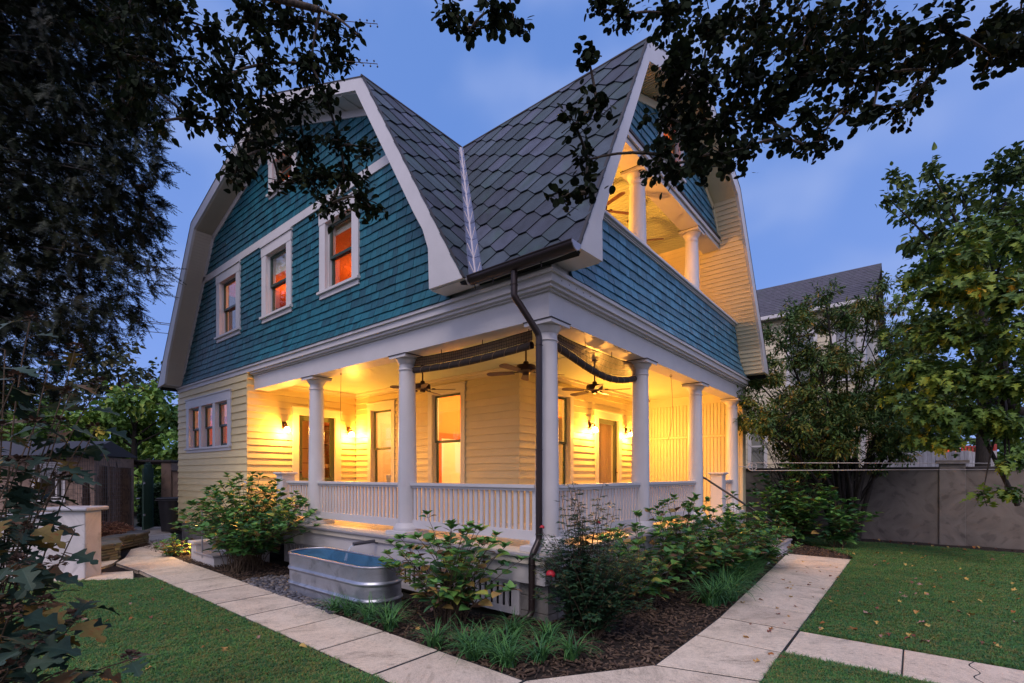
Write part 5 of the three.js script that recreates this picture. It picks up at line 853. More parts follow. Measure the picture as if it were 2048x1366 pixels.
{
  const P = V(0.22, 2.0, -8.75), t = thing('clothes_line', 'clothes line pulley with two taut lines running right from the porch', 'clothes line', P.toArray()), e = at(2250, 930, 9.5).sub(P);
  const d = e.clone().normalize(), q = new THREE.Quaternion().setFromUnitVectors(V(1, 0, 0), d), wheel = [new THREE.TorusGeometry(0.1, 0.014, 8, 28), bx(-0.1, 0.1, -0.008, 0.008, -0.006, 0.006), bx(-0.008, 0.008, -0.1, 0.1, -0.006, 0.006), new THREE.CylinderGeometry(0.02, 0.02, 0.04, 12).rotateX(Math.PI / 2)].map(g => g.applyQuaternion(q));
  mesh('pulley', wheel, M.white, t); mesh('bracket', rod([-0.3, 0, 0.1], [-0.02, 0, 0.0], 0.01), M.steel, t); mesh('line', [rod([0, 0.1, 0], [e.x, e.y + 0.03, e.z], 0.008, 6), rod([0, -0.1, 0], [e.x, e.y - 0.07, e.z], 0.008, 6)], M.white, t);
}
[[632, 645, 25], [636, 648, 25.4], [654, 665, 26], [802, 806, 24], [812, 815, 24.3], [838, 842, 24]].forEach(([y0, y1, d], i) => { const a = at(100, y0 - (y1 - y0) * 1.3, d), b = at(480, y1 + (y1 - y0) * 1.3, d + 1), t = thing('power_line', ['uppermost thin cable crossing the sky left of the house', 'second thin cable crossing the sky left of the house', 'third thin cable crossing the sky left of the house', 'cable before the far trees left of the house, highest of three', 'cable before the far trees left of the house, middle of three', 'cable before the far trees left of the house, lowest of three'][i], 'cable', a.toArray()); const m = a.clone().lerp(b, 0.5).add(V(0, -0.08, 0)); mesh('cable', tube([V(0, 0, 0), m.sub(a), b.clone().sub(a)], 0.018, 20, 5), M.dark, t); });
// ---------------------------------------------------------------- plants
function leafGeo(L, W, fold = 0.25, curl = 0.3, shape = 'ovate', n = 5) {   // a blade folded along its midrib, tip bent down; grows along +z, faces +y
  const F = [], U = [], prof = t => shape === 'round' ? Math.sqrt(Math.max(0, 1 - (2 * t - 1) ** 2)) * 0.98 : shape === 'lance' ? Math.pow(Math.sin(Math.PI * Math.pow(t, 0.8)), 0.8) : shape === 'lobed' ? Math.pow(Math.sin(Math.PI * Math.pow(t, 0.8)), 0.7) * (0.62 + 0.38 * Math.cos(t * 17.5 - 3.6)) * (1.1 - 0.3 * t) : Math.pow(Math.sin(Math.PI * Math.pow(t, 0.66)), 0.85);
  if (shape === 'lobed') n = 12;
  const row = i => { const t = i / n, w = prof(t) * W / 2, a = curl * t, z = L * (Math.abs(curl) < 0.01 ? t : Math.sin(a) / curl), y = -L * (Math.abs(curl) < 0.01 ? 0 : (1 - Math.cos(a)) / curl), up = fold * w; return [[-w, y + up, z - (shape === 'lobed' ? 0 : 0)], [0, y, z], [w, y + up, z]]; };
  for (let i = 0; i < n; i++) { const a = row(i), b = row(i + 1), t0 = i / n, t1 = (i + 1) / n, u = (p, t) => [0.5 + p[0] / W, t]; const add = (...q) => q.forEach(([p, t]) => { F.push(...p); U.push(...u(p, t)); });
    for (const k of [0, 1]) { add([a[k], t0], [b[k], t1], [b[k + 1], t1]); add([a[k], t0], [b[k + 1], t1], [a[k + 1], t0]); } }
  const g = new THREE.BufferGeometry(); g.setAttribute('position', new THREE.Float32BufferAttribute(F, 3)); g.setAttribute('uv', new THREE.Float32BufferAttribute(U, 2)); g.computeVertexNormals(); return g;
}
// put the leaves of a plant in: the largest in the picture as pieces of their own, the rest together
function addLeaves(plant, list, geos, mats, single = 300) {
  const d = new THREE.Object3D();
  const eye = CAM.clone().sub(plant.position); for (const l of list) l.k = l.s / Math.max(0.5, l.p.distanceTo(eye));
  list.sort((a, b) => b.k - a.k);
  list.slice(0, single).forEach(l => { const m = new THREE.Mesh(geos[l.g], mats[l.m]); m.name = 'leaf'; m.position.copy(l.p); m.quaternion.copy(l.q); m.scale.setScalar(l.s); m.castShadow = m.receiveShadow = true; plant.add(m); });
  const ls = list.slice(single), rr = rng(77 + ls.length);
  if (ls.length) { const m = mats[0].clone(); m.color.setRGB(1, 1, 1); const im = new THREE.InstancedMesh(geos[0], m, ls.length); ls.forEach((l, i) => { d.position.copy(l.p); d.quaternion.copy(l.q); d.scale.set(l.s * (0.8 + 0.4 * rr()), l.s * (0.5 + rr()), l.s); d.updateMatrix(); im.setMatrixAt(i, d.matrix); im.setColorAt(i, mats[l.m].color); }); im.name = 'leaves'; im.userData.kind = 'stuff'; im.castShadow = im.receiveShadow = true; plant.add(im); }
}
const Qdir = (dir, up = V(0, 1, 0), roll = 0) => { const z = dir.clone().normalize(), x = up.clone().cross(z); if (x.lengthSq() < 1e-5) x.set(1, 0, 0); x.normalize(); const y = z.clone().cross(x); const m = new THREE.Matrix4().makeBasis(x, y, z); const q = new THREE.Quaternion().setFromRotationMatrix(m); if (roll) q.multiply(new THREE.Quaternion().setFromAxisAngle(V(0, 0, 1), roll)); return q; };
const L = { ovate: [leafGeo(1, 0.62, 0.3, 0.5), leafGeo(1, 0.7, 0.15, 0.8), leafGeo(1, 0.56, 0.4, 0.25)], round: [leafGeo(1, 0.82, 0.12, 0.2, 'round', 6), leafGeo(1, 0.74, 0.25, 0.5, 'round', 6)], lance: [leafGeo(1, 0.3, 0.25, 0.4, 'lance', 3), leafGeo(1, 0.36, 0.1, 0.7, 'lance', 3)], lobed: [leafGeo(1, 0.95, 0.15, 0.45, 'lobed'), leafGeo(1, 0.85, 0.3, 0.8, 'lobed')] };
const HM = [leafy(0.097, 0.258, 0.072, { map: T.leaf, roughness: 0.42 }), leafy(0.161, 0.354, 0.081, { map: T.leaf, roughness: 0.42 }), leafy(0.064, 0.193, 0.089, { map: T.leaf, roughness: 0.4 }), leafy(0.354, 0.402, 0.081, { map: T.leafBrown }), leafy(0.402, 0.274, 0.089, { map: T.leafBrown }), leafy(0.209, 0.121, 0.072, { map: T.leafBrown })];
const stemM = mat(0.09, 0.06, 0.035, { roughness: 0.8 });
// hydrangea: upright stems from one foot, broad leaves in opposite pairs, a rosette at each tip
function hydrangea(label, base, o, group) {
  const t = thing('hydrangea', label, 'shrub', base, 0, group), r = rng(o.seed), list = [], st = [];
  for (let i = 0; i < o.stems; i++) {
    const a = r() * 6.283, ra = Math.sqrt(r()), out = ra * o.rad, h = o.h * (1 - 0.45 * ra * ra) * (0.72 + 0.36 * r()), p0 = V((r() - 0.5) * 0.3 * o.rad, 0, (r() - 0.5) * 0.3 * o.rad), p2 = V(Math.cos(a) * out, h, Math.sin(a) * out * (o.flat || 1)), p1 = p0.clone().lerp(p2, 0.5).add(V(-Math.cos(a) * out * 0.16, h * 0.14, -Math.sin(a) * out * 0.16));
    st.push(limb(p0, p2, 0.007, 0.003, p1, 8, 5));
    const c = new THREE.QuadraticBezierCurve3(p0, p1, p2), n = o.pairs + Math.floor(r() * 2);
    for (let k = 0; k < n; k++) { const u = lerp(o.from ?? 0.3, 0.97, k / (n - 1)), q = c.getPointAt(u), tn = c.getTangentAt(u), tw = k * 1.571 + i * 1.3, s0 = o.leaf * lerp(1.15, 0.62, u) * (0.75 + 0.5 * r());
      for (const s of [0, Math.PI]) { const b = tw + s + (r() - 0.5) * 0.5, dir = V(Math.cos(b), 0.15 + 0.55 * u - 0.5 * r(), Math.sin(b)); const side = dir.clone().addScaledVector(tn, 0.2); const pp = q.clone().addScaledVector(side.clone().normalize(), s0 * 0.22); st.push(rod(q, pp, 0.0022, 4)); const x = r(), mi = x < (o.turn ?? 0.16) ? 3 + Math.floor(r() * 3) : Math.floor(r() * 3); list.push({ p: pp, q: Qdir(side, V(0, 1, 0), (r() - 0.5) * 0.9), s: s0, g: Math.floor(r() * 3), m: mi }); } }
    const q = p2, tn = c.getTangentAt(1); for (let k = 0; k < 6; k++) { const b = k * 2.4 + i, dir = V(Math.cos(b), 0.5 + 0.5 * r(), Math.sin(b)).addScaledVector(tn, 0.4); list.push({ p: q.clone(), q: Qdir(dir), s: o.leaf * (0.34 + 0.3 * r()), g: Math.floor(r() * 3), m: r() < 0.6 ? 1 : 0 }); }
  }
  mesh('stems', st, stemM, t); const wl = list.map(l => l); t.updateMatrixWorld(); wl.forEach(l => { l.w = l.p; });
  addLeaves(t, list, L.ovate, HM, 300); return t;
}
hydrangea('broad hydrangea with large yellowing leaves in front of the porch, right of the stock tank', [-0.82, 0, 0.86], { seed: 1, stems: 44, rad: 1.02, h: 1.32, pairs: 5, leaf: 0.20, from: 0.32, turn: 0.34, flat: 0.7 });
hydrangea('small leafy hydrangea behind the rose bush, under the right porch railing', [0.62, 0, -1.35], { seed: 8, stems: 36, rad: 0.85, h: 1.2, pairs: 6, leaf: 0.19, from: 0.25, turn: 0.2, flat: 1.1 });
hydrangea('leafy hydrangea half way along the right porch skirt, behind the lily turf', [0.95, 0, -3.75], { seed: 9, stems: 36, rad: 0.8, h: 1.25, pairs: 6, leaf: 0.19, from: 0.25, turn: 0.16, flat: 1.1 });
hydrangea('hydrangea leaning over the front of the porch steps', [1.2, 0, -5.3], { seed: 10, stems: 30, rad: 0.62, h: 1.15, pairs: 6, leaf: 0.18, from: 0.25, turn: 0.14 });
hydrangea('dense dark leaved hydrangea beside the left end of the porch, left of the stock tank', [-6.35, 0, 0.9], { seed: 2, stems: 150, rad: 1.85, h: 1.75, pairs: 7, leaf: 0.20, from: 0.3, turn: 0.1, flat: 0.6 });
hydrangea('leafy hydrangea rising before the right porch railing, between rose and steps', [0.62, 0, -2.75], { seed: 3, stems: 40, rad: 1.0, h: 1.5, pairs: 6, leaf: 0.2, from: 0.32, turn: 0.16, flat: 1.2 });
hydrangea('hydrangea with small upright stems beside the porch steps', [0.85, 0, -4.75], { seed: 4, stems: 40, rad: 0.85, h: 1.4, pairs: 6, leaf: 0.19, from: 0.3, turn: 0.14, flat: 1.0 });
hydrangea('tall hydrangea with yellow tipped shoots behind the porch steps, against the grey wall', [1.0, 0, -9.6], { seed: 5, stems: 64, rad: 1.2, h: 2.15, pairs: 8, leaf: 0.27, from: 0.18, turn: 0.1, flat: 0.8 });
hydrangea('low spreading hydrangea at the right of the porch steps, next to the lawn', [2.0, 0, -9.3], { seed: 6, stems: 28, rad: 0.9, h: 1.25, pairs: 6, leaf: 0.25, from: 0.25, turn: 0.1, flat: 0.8 });
{ // yellow-green low plant by the path light
  hydrangea('low yellow green plant lit by the path light', [-9.2, 0, 1.25], { seed: 7, stems: 12, rad: 0.45, h: 0.45, pairs: 4, leaf: 0.15, from: 0.2, turn: 0.3 });
}
{ // rose bush
  const t = thing('rose_bush', 'tall rose bush with small dark leaves and red blooms at the porch corner', 'rose bush', [0.62, 0, 0.12]), r = rng(210), st = [], list = [], rm = [leafy(0.028, 0.075, 0.042, { roughness: 0.4 }), leafy(0.045, 0.105, 0.045, { roughness: 0.4 }), leafy(0.09, 0.09, 0.035)];
  for (let i = 0; i < 150; i++) {
    const tall = i < 30, a = r() * 6.283, out = Math.sqrt(r()) * (tall ? 0.5 : 0.75), h = tall ? 1.1 + 0.65 * r() : 0.35 + 0.75 * r(), p0 = V((r() - 0.5) * 0.3, 0, (r() - 0.5) * 0.3), p2 = V(Math.cos(a) * out - (tall ? 0.12 : 0), h, Math.sin(a) * out * 0.85), c = new THREE.QuadraticBezierCurve3(p0, p0.clone().lerp(p2, 0.55).add(V(-Math.cos(a) * 0.06, 0.14, -Math.sin(a) * 0.06)), p2);
    st.push(limb(p0, p2, 0.006, 0.002, c.v1, 7, 5));
    const n = tall ? 26 : 20; for (let k = 0; k < n; k++) { const u = lerp(0.15, 1, k / n), q = c.getPointAt(u), b = k * 2.4 + i, dir = V(Math.cos(b), 0.1 + 0.4 * r(), Math.sin(b)).normalize(), ln = 0.05 + 0.05 * r(); for (let j = 0; j < 5; j++) { const f = j === 4 ? 1 : 0.45 + 0.3 * (j >> 1), sd = j === 4 ? 0 : j % 2 ? 1 : -1, side = V(-dir.z, 0, dir.x).multiplyScalar(sd); list.push({ p: q.clone().addScaledVector(dir, ln * f).addScaledVector(side, 0.012), q: Qdir(dir.clone().addScaledVector(side, 0.9)), s: 0.05 * (0.7 + 0.6 * r()), g: Math.floor(r() * 3), m: r() < 0.5 ? 0 : r() < 0.8 ? 1 : 2 }); } }
  }
  mesh('stems', st, stemM, t); addLeaves(t, list, L.ovate, rm, 120);
  const red = mat(0.42, 0.012, 0.025, { roughness: 0.5, ...two }), pet = new THREE.SphereGeometry(1, 8, 5, 0, 2.2, 0.5, 1.3);
  for (const [x, y, z, s] of [[-0.22, 0.72, 0.42, 0.05], [-0.55, 1.18, 0.12, 0.028], [-0.1, 1.22, -0.4, 0.03]]) { const f = new THREE.Group(); f.name = 'rose_bloom'; f.position.set(x, y, z); t.add(f); for (let k = 0; k < 11; k++) { const m = new THREE.Mesh(pet, red); m.name = 'petal'; const q = k < 4 ? 0.5 : 1; m.scale.setScalar(s * q); m.rotation.set((k % 3 - 1) * 0.35, k * 2.2, 0.2); m.position.y = (k < 4 ? 0.3 : 0) * s; m.castShadow = m.receiveShadow = true; f.add(m); } mesh('flower_stalk', rod([0, -0.14, -0.03], [0, 0, 0], 0.003, 5), stemM, f); }
}
{ // lily turf clumps along the edge of the beds
  const bm = [leafy(0.061, 0.189, 0.054), leafy(0.101, 0.257, 0.068), leafy(0.047, 0.149, 0.061)];
  const clump = seed => { const r = rng(seed), out = [[], [], []]; for (let i = 0; i < 70; i++) { const a = r() * 6.283, l = 0.24 + 0.2 * r(), b = 0.7 + 1.0 * r(), w = 0.0075 + 0.004 * r(), x0 = (r() - 0.5) * 0.12, z0 = (r() - 0.5) * 0.12, F = out[i % 3], P = k => { const u = k / 5, an = u * b * 1.5, h = l * (Math.sin(an) / (b * 1.5)), d = l * ((1 - Math.cos(an)) / (b * 1.5)); return [x0 + Math.cos(a) * (d + 0.06 * u), h, z0 + Math.sin(a) * (d + 0.06 * u), w * (1 - u * 0.85)]; }; for (let k = 0; k < 5; k++) { const p = P(k), q = P(k + 1), nx = -Math.sin(a), nz = Math.cos(a), A = [p[0] - nx * p[3], p[1], p[2] - nz * p[3]], B = [p[0] + nx * p[3], p[1], p[2] + nz * p[3]], C = [q[0] + nx * q[3], q[1], q[2] + nz * q[3]], D = [q[0] - nx * q[3], q[1], q[2] - nz * q[3]]; F.push(...A, ...B, ...C, ...A, ...C, ...D); } } return out.map(F => { const g = new THREE.BufferGeometry(); g.setAttribute('position', new THREE.Float32BufferAttribute(F, 3)); g.computeVertexNormals(); return g; }); };
  const spots = [['tank', -2.15, 1.36], ['tank', -1.95, 1.22], ['tank', -1.68, 1.4], ['tank', -1.5, 1.25], ['tank', -2.4, 1.42], ['tank', -1.25, 1.42],
    ['front', -0.08, 1.36], ['front', 0.2, 1.02], ['front', 0.34, 1.36], ['front', 0.66, 1.1], ['front', 0.12, 1.46], ['front', 0.86, 0.84], ['front', -0.42, 1.47], ['front', -0.02, 0.66], ['front', 0.42, 0.62], ['front', 0.52, 1.4], ['front', 0.05, 1.2],
    ...Array.from({ length: 20 }, (_, i) => ['right', 1.42 - 0.02 * i + (i % 3) * 0.09 - 0.14, -2.0 - i * 0.215 + (i % 2) * 0.05])];
  const lab = { tank: ['arching green clump of lily turf at the front of the stock tank', 'lily turf clumps by the stock tank'], front: ['arching green clump of lily turf in the mulch before the corner downspout', 'lily turf clumps before the corner'], right: ['arching green clump of lily turf along the right path', 'lily turf clumps along the right path'] };
  spots.forEach(([k, x, z], i) => { const t = thing('lily_turf', lab[k][0], 'plant', [x, 0, z], i * 1.7, lab[k][1]); t.scale.setScalar(k === 'right' ? 1.3 : 0.95); clumpOf(i).forEach((g, j) => mesh('blades', g, bm[j], t)); });
  function clumpOf(i) { clumpOf.c ??= [clump(301), clump(302), clump(303)]; return clumpOf.c[i % 3]; }
}
function branchOut(tr, arms, B, r0 = 0.018) {                    // each clump of leaves hangs on the nearest wood already grown
  const nodes = arms.map(a => a.clone()), todo = B.map(b => b[0]);
  while (todo.length) { let bi = 0, bn = 0, bd = 1e9; todo.forEach((c, i) => nodes.forEach((n, j) => { const d = n.distanceTo(c) + (c.y > n.y ? 0.15 : 0); if (d < bd) { bd = d; bi = i; bn = j; } })); const c = todo.splice(bi, 1)[0], n = nodes[bn]; tr.push(limb(n, c, r0 * 0.8, r0 * 0.4, n.clone().lerp(c, 0.5).add(V(0, bd * 0.12, 0)), 5, 5)); nodes.push(c); }
}
// ---- crowns: clouds of leaves round the ends of twigs
const rcv = r => { const a = r() * 6.283, z = 2 * r() - 1, q = Math.sqrt(1 - z * z); return V(q * Math.cos(a), z, q * Math.sin(a)); };
function crown(t, blobs, o) {                                     // blobs: [centre, radii (x, y, z)]
  const r = rng(o.seed), list = [], tw = [];
  for (const [c, rad] of blobs) {
    const vol = rad.x * rad.y * rad.z, n = Math.round(o.density * Math.pow(vol, o.pow ?? 0.75)), nt = Math.max(2, Math.round(n / (o.perTwig || 14)));
    for (let i = 0; i < nt; i++) {
      const d = rcv(r), k = Math.pow(r(), 0.45), e = c.clone().add(V(d.x * rad.x * k, d.y * rad.y * k, d.z * rad.z * k)), b = c.clone().lerp(e, 0.25).add(V(0, -rad.y * 0.15, 0)); const dir = e.clone().sub(b).normalize().add(V(0, o.droop ?? -0.1, 0)).normalize();
      const len = o.twig * (0.6 + 0.8 * r()), e0 = e.clone().addScaledVector(dir, -len); if (r() < (o.twigs ?? 0.7)) tw.push(limb(r() < 0.35 ? b : e0, e, o.tr || 0.006, 0.002, null, 3, 4));
      const m = Math.round((o.perTwig || 14) * (0.6 + 0.8 * r())), tone = r();
      for (let j = 0; j < m; j++) { const u = r(), p = e0.clone().lerp(e, u).add(rcv(r).multiplyScalar(o.spread * (0.4 + 0.6 * r()))), ld = rcv(r).multiplyScalar(0.9).add(dir).add(V(0, o.hang ?? -0.35, 0)); const x = tone * 0.7 + r() * 0.3; list.push({ p, q: Qdir(ld, V(0, 1, 0).add(rcv(r).multiplyScalar(o.tumble ?? 0.7))), s: o.leaf * (0.65 + 0.7 * r()), g: Math.floor(r() * o.geos.length), m: o.pick ? o.pick(x, r) : Math.floor(x * o.mats.length * 0.999) }); }
    }
  }
  if (tw.length) mesh('twigs', tw, o.bark || M.barkDark, t).userData.kind = 'stuff';
  addLeaves(t, list, o.geos, o.mats, o.single ?? 0);
}
const px = (x, y, d) => at(x, y, d), px3 = (x, y, d, rp, k = 1, kz = 1) => { const R = rp / F * d; return [at(x, y, d), V(R, R * k, R * kz)]; };
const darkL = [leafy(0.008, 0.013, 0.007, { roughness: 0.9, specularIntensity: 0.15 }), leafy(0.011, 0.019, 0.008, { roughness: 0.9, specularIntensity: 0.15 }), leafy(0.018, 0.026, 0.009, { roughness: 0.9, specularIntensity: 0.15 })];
{ // overhanging branches, upper right
  const t = thing('overhanging_tree', 'dark round leaved tree whose branches hang into the sky at the upper right', 'tree'), r = rng(400), B = [], hub = at(1650, -500, 4.6), tr = [];
  const spots = [[905, 30, 42], [940, 62, 30], [985, 20, 45], [1030, 55, 32], [1200, 20, 36], [1250, 34, 40], [1335, 30, 62], [1420, 60, 80], [1520, 40, 90], [1620, 60, 90], [1720, 50, 85], [1810, 70, 70], [1880, 60, 60], [1990, 60, 45], [2040, 40, 60], [1985, 110, 30],
    [1355, 135, 62], [1400, 170, 80], [1490, 150, 90], [1580, 160, 80], [1670, 140, 75], [1760, 150, 60], [1830, 130, 50], [1905, 110, 30], [1330, 235, 48], [1375, 260, 66], [1450, 250, 60], [1530, 240, 55], [1620, 235, 45], [1700, 210, 40], [1800, 225, 34], [1640, 275, 30], [1390, 320, 45], [1400, 340, 32], [1455, 335, 26], [1310, 345, 28], [1350, 350, 32], [1490, 300, 40], [1640, 300, 26], [1605, 290, 26], [1745, 230, 40], [1840, 190, 40], [1870, 140, 35], [1960, 90, 40], [2020, 120, 44], [1965, 150, 22], [1440, 310, 35], [1325, 310, 34], [1560, 280, 30]];
  for (const [x, y, s] of spots) B.push(px3(x, y, 3.9 + r() * 1.3, s * 0.95, 0.85, 1.3));
  const near = [[1175, 110, 26], [1150, 250, 36], [1195, 215, 36], [1175, 320, 40], [1120, 395, 28], [1172, 385, 36]];
  for (const [x, y, s] of near) B.push(px3(x, y, 3.6 + r() * 0.4, s, 0.9, 1));
  const trunk = V(7.6, 0, 3.4), fork = V(6.4, 5.3, 3.0);
  tr.push(limb(trunk, fork, 0.24, 0.17, V(7.4, 2.8, 3.4), 10, 10)); const arms = [at(1300, -150, 4.3), at(1550, -60, 4.6), at(1800, -40, 4.4), at(1000, -90, 4.4), at(2050, -60, 4.6)];
  for (const a of arms) tr.push(limb(fork, a, 0.09, 0.03, fork.clone().lerp(a, 0.5).add(V(0, 0.7, 0)), 10, 8));
  branchOut(tr, arms, B);
  mesh('trunk', tr, M.bark, t);
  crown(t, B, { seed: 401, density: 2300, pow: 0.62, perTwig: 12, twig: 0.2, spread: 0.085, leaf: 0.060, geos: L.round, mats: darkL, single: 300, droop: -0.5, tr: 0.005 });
}
{ // overhanging branches, upper left
  const t = thing('overhanging_tree', 'dark leafy branches hanging before the left gable', 'tree'), r = rng(410), B = [], tr = [];
  const spots = [[250, 30, 70], [230, 110, 70], [290, 170, 60], [250, 220, 50], [310, 250, 40], [330, 40, 75], [420, 60, 80], [500, 30, 80], [590, 40, 70], [660, 60, 55], [350, 140, 75], [440, 160, 80], [530, 130, 75], [620, 130, 60], [680, 120, 42], [380, 240, 50], [450, 240, 60], [520, 220, 75], [590, 210, 60], [650, 190, 45], [480, 320, 40], [540, 300, 60], [610, 290, 60], [680, 290, 45], [470, 350, 35], [620, 360, 55], [690, 350, 50], [740, 300, 30], [660, 410, 42], [715, 395, 38], [755, 430, 24], [715, 70, 24], [560, 370, 34]];
  for (const [x, y, s] of spots) B.push(px3(x, y, 4.0 + r() * 0.9, s * 0.92, 0.85, 1.2));
  const trunk = V(-3.6, 0, 8.2), fork = V(-3.0, 4.2, 6.8); tr.push(limb(trunk, fork, 0.2, 0.13, V(-3.8, 2.4, 7.6), 10, 10)); const arms = [at(300, -80, 4.6), at(520, -60, 4.4), at(640, 20, 4.4)]; for (const a of arms) tr.push(limb(fork, a, 0.08, 0.028, fork.clone().lerp(a, 0.5).add(V(0, 0.8, 0)), 10, 8));
  branchOut(tr, arms, B);
  mesh('trunk', tr, M.bark, t);
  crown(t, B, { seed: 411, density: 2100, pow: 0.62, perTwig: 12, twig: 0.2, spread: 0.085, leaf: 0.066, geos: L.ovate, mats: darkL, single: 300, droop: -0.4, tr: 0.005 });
  const fl = []; for (const [x, y] of [[735, 48], [735, 128]]) { const a = at(x - 50, y - 6, 4.3), b = at(x + 20, y, 4.3); fl.push(rod(a, b, 0.003, 5)); for (let k = 0; k < 7; k++) { const p = a.clone().lerp(b, 0.4 + k * 0.1); fl.push(rod(p, p.clone().add(V(0, (k % 2 ? 1 : -1) * 0.02, 0)), 0.0015, 4), new THREE.SphereGeometry(0.008, 6, 5).translate(p.x, p.y + (k % 2 ? 1 : -1) * 0.024, p.z)); } } mesh('seed_stalk', fl, stemM, t);
}
{ // conifer at the far left
  const base = at(-70, 949, 10.4); base.y = 0; const t = thing('conifer', 'tall dark conifer with drooping boughs filling the upper left', 'conifer', base.toArray()), r = rng(420), tr = [limb(V(0, -0.1, 0), V(0, 16, 0), 0.3, 0.04, null, 12, 12)], list = [], boughs = [];
  const spray = (seed, n, l, w) => { const q = rng(seed), F = []; for (let i = 0; i < n; i++) { const u = q(), a = q() * 6.283, z = l * u, o = V(Math.cos(a) < 0 ? -1 : 1, Math.sin(a) * 0.3 - 0.1, 0.75).normalize(), s = w * (1.15 - u * 0.85) * (0.7 + 0.5 * q()), p = V(0, 0, z), e = p.clone().addScaledVector(o, s), sd = V(0, 0.15, 1).multiplyScalar(0.017); F.push(...p.clone().sub(sd).toArray(), ...p.clone().add(sd).toArray(), ...e.toArray()); } F.push(-0.004, 0, 0, 0.004, 0, 0, 0, 0, l, 0, -0.004, 0, 0, 0.004, 0, 0, 0, l); const g = new THREE.BufferGeometry(); g.setAttribute('position', new THREE.Float32BufferAttribute(F, 3)); g.computeVertexNormals(); return g; };
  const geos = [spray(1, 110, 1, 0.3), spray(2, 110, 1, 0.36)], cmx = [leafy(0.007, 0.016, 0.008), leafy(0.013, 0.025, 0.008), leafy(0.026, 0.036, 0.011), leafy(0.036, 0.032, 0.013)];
  const edge = y => y < 250 ? 345 : y < 460 ? 335 : y < 560 ? 305 : y < 640 ? 265 : y < 720 ? 205 : 120, B = [];
  for (let y = -60; y < 780; y += 46) for (let x = -160; x < edge(y) - 22; x += 54) B.push([at(x + 26 * (r() - 0.5), y + 26 * (r() - 0.5), 9.2 + 2.4 * r()).sub(base), V(0.42, 0.36, 0.5)]);
  const rows = new Map(); for (const [c] of B) { const p0 = V(0, Math.max(1.5, c.y + 0.5 + 0.12 * Math.hypot(c.x, c.z)), 0); boughs.push(limb(p0, c, 0.028, 0.006, p0.clone().lerp(c, 0.55).add(V(0, 0.3, 0)), 6, 5)); }
  for (const [c, R] of B) for (let k = 0; k < 44; k++) { const d = rcv(r), p = c.clone().add(V(d.x * R.x, d.y * R.y, d.z * R.z)), out = V(c.x, 0, c.z).normalize(), x = r(); for (let q = 0; q < 3; q++) list.push({ p: p.clone().add(rcv(r).multiplyScalar(0.1)), q: Qdir(out.clone().multiplyScalar(0.7).add(rcv(r).multiplyScalar(0.8)).add(V(0, -0.75, 0))), s: 0.2 + 0.2 * r(), g: q % 2, m: x < 0.45 ? 0 : x < 0.75 ? 1 : x < 0.93 ? 2 : 3 }); }
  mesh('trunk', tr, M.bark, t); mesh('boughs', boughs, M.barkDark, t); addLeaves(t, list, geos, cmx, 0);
}
{ // shrub close to the camera at the left edge
  const t = thing('near_shrub', 'close shrub with lobed dark leaves and brown dried flower heads at the left edge', 'shrub'), r = rng(430), list = [], st = [], fm = [leafy(0.035, 0.075, 0.053, { map: T.leaf }), leafy(0.050, 0.088, 0.060, { map: T.leaf }), leafy(0.022, 0.053, 0.037, { map: T.leaf }), leafy(0.200, 0.144, 0.037, { map: T.leafBrown }), leafy(0.138, 0.088, 0.037, { map: T.leafBrown })];
  const foot = at(-120, 949, 2.7); foot.y = 0; const ends = [[60, 640, 3.1], [150, 700, 3.2], [30, 760, 2.8], [140, 790, 3.1], [200, 770, 3.2], [70, 850, 2.8], [165, 880, 3.0], [30, 930, 2.6], [120, 960, 2.8], [190, 860, 3.2], [60, 1030, 2.5], [150, 1060, 2.8], [185, 1200, 2.9], [110, 1130, 2.6], [40, 1130, 2.4], [90, 1210, 2.5], [20, 1230, 2.3], [140, 1240, 2.6], [260, 1320, 2.7], [60, 1290, 2.4], [10, 700, 2.9], [100, 720, 3.2], [120, 850, 2.9], [40, 1060, 2.5], [0, 860, 2.6], [0, 980, 2.5], [20, 1340, 2.3], [130, 1340, 2.5]];
  const head = new THREE.Group();
  const hm = [mat(0.09, 0.045, 0.025, { roughness: 0.9, ...two }), mat(0.055, 0.03, 0.02, { roughness: 0.9, ...two })];
  for (const [x, y, d] of ends) {
    const e = at(x, y, d), m = foot.clone().lerp(e, 0.5).add(V(0, 0.25, 0)), c = new THREE.QuadraticBezierCurve3(foot, m, e); st.push(limb(foot.clone().add(V((r() - 0.5) * 0.5, 0, (r() - 0.5) * 0.5)), e, 0.007, 0.003, m.add(V((r() - 0.5) * 0.3, 0, (r() - 0.5) * 0.3)), 10, 6));
    const n = 13; for (let k = 0; k < n; k++) { const u = lerp(0.5, 1, k / (n - 1)), q = c.getPointAt(u), b = k * 1.9 + x, dir = V(Math.cos(b), 0.25 - 0.7 * r(), Math.sin(b)), pp = q.clone().addScaledVector(dir.clone().normalize(), 0.045); st.push(rod(q, pp, 0.0025, 4)); const z = r(); list.push({ p: pp, q: Qdir(dir, V(0, 1, 0), (r() - 0.5)), s: 0.165 * (0.7 + 0.55 * r()), g: r() < 0.6 ? 0 : 1, m: z < 0.82 ? Math.floor(r() * 3) : 3 + Math.floor(r() * 2) }); }
    if (r() < 0.62) { const h = []; for (let k = 0; k < 34; k++) { const v = rcv(r); v.y = Math.abs(v.y); const g = leafGeo(0.03, 0.022, 0.3, 0.6, 'round', 3); g.applyQuaternion(Qdir(v)); g.translate(e.x + v.x * 0.03, e.y + v.y * 0.035, e.z + v.z * 0.03); h.push(g); } mesh('flower_head', h, hm[r() < 0.5 ? 0 : 1], t); }
  }
  mesh('stems', st, stemM, t); addLeaves(t, list, L.lobed, fm, 300);
}
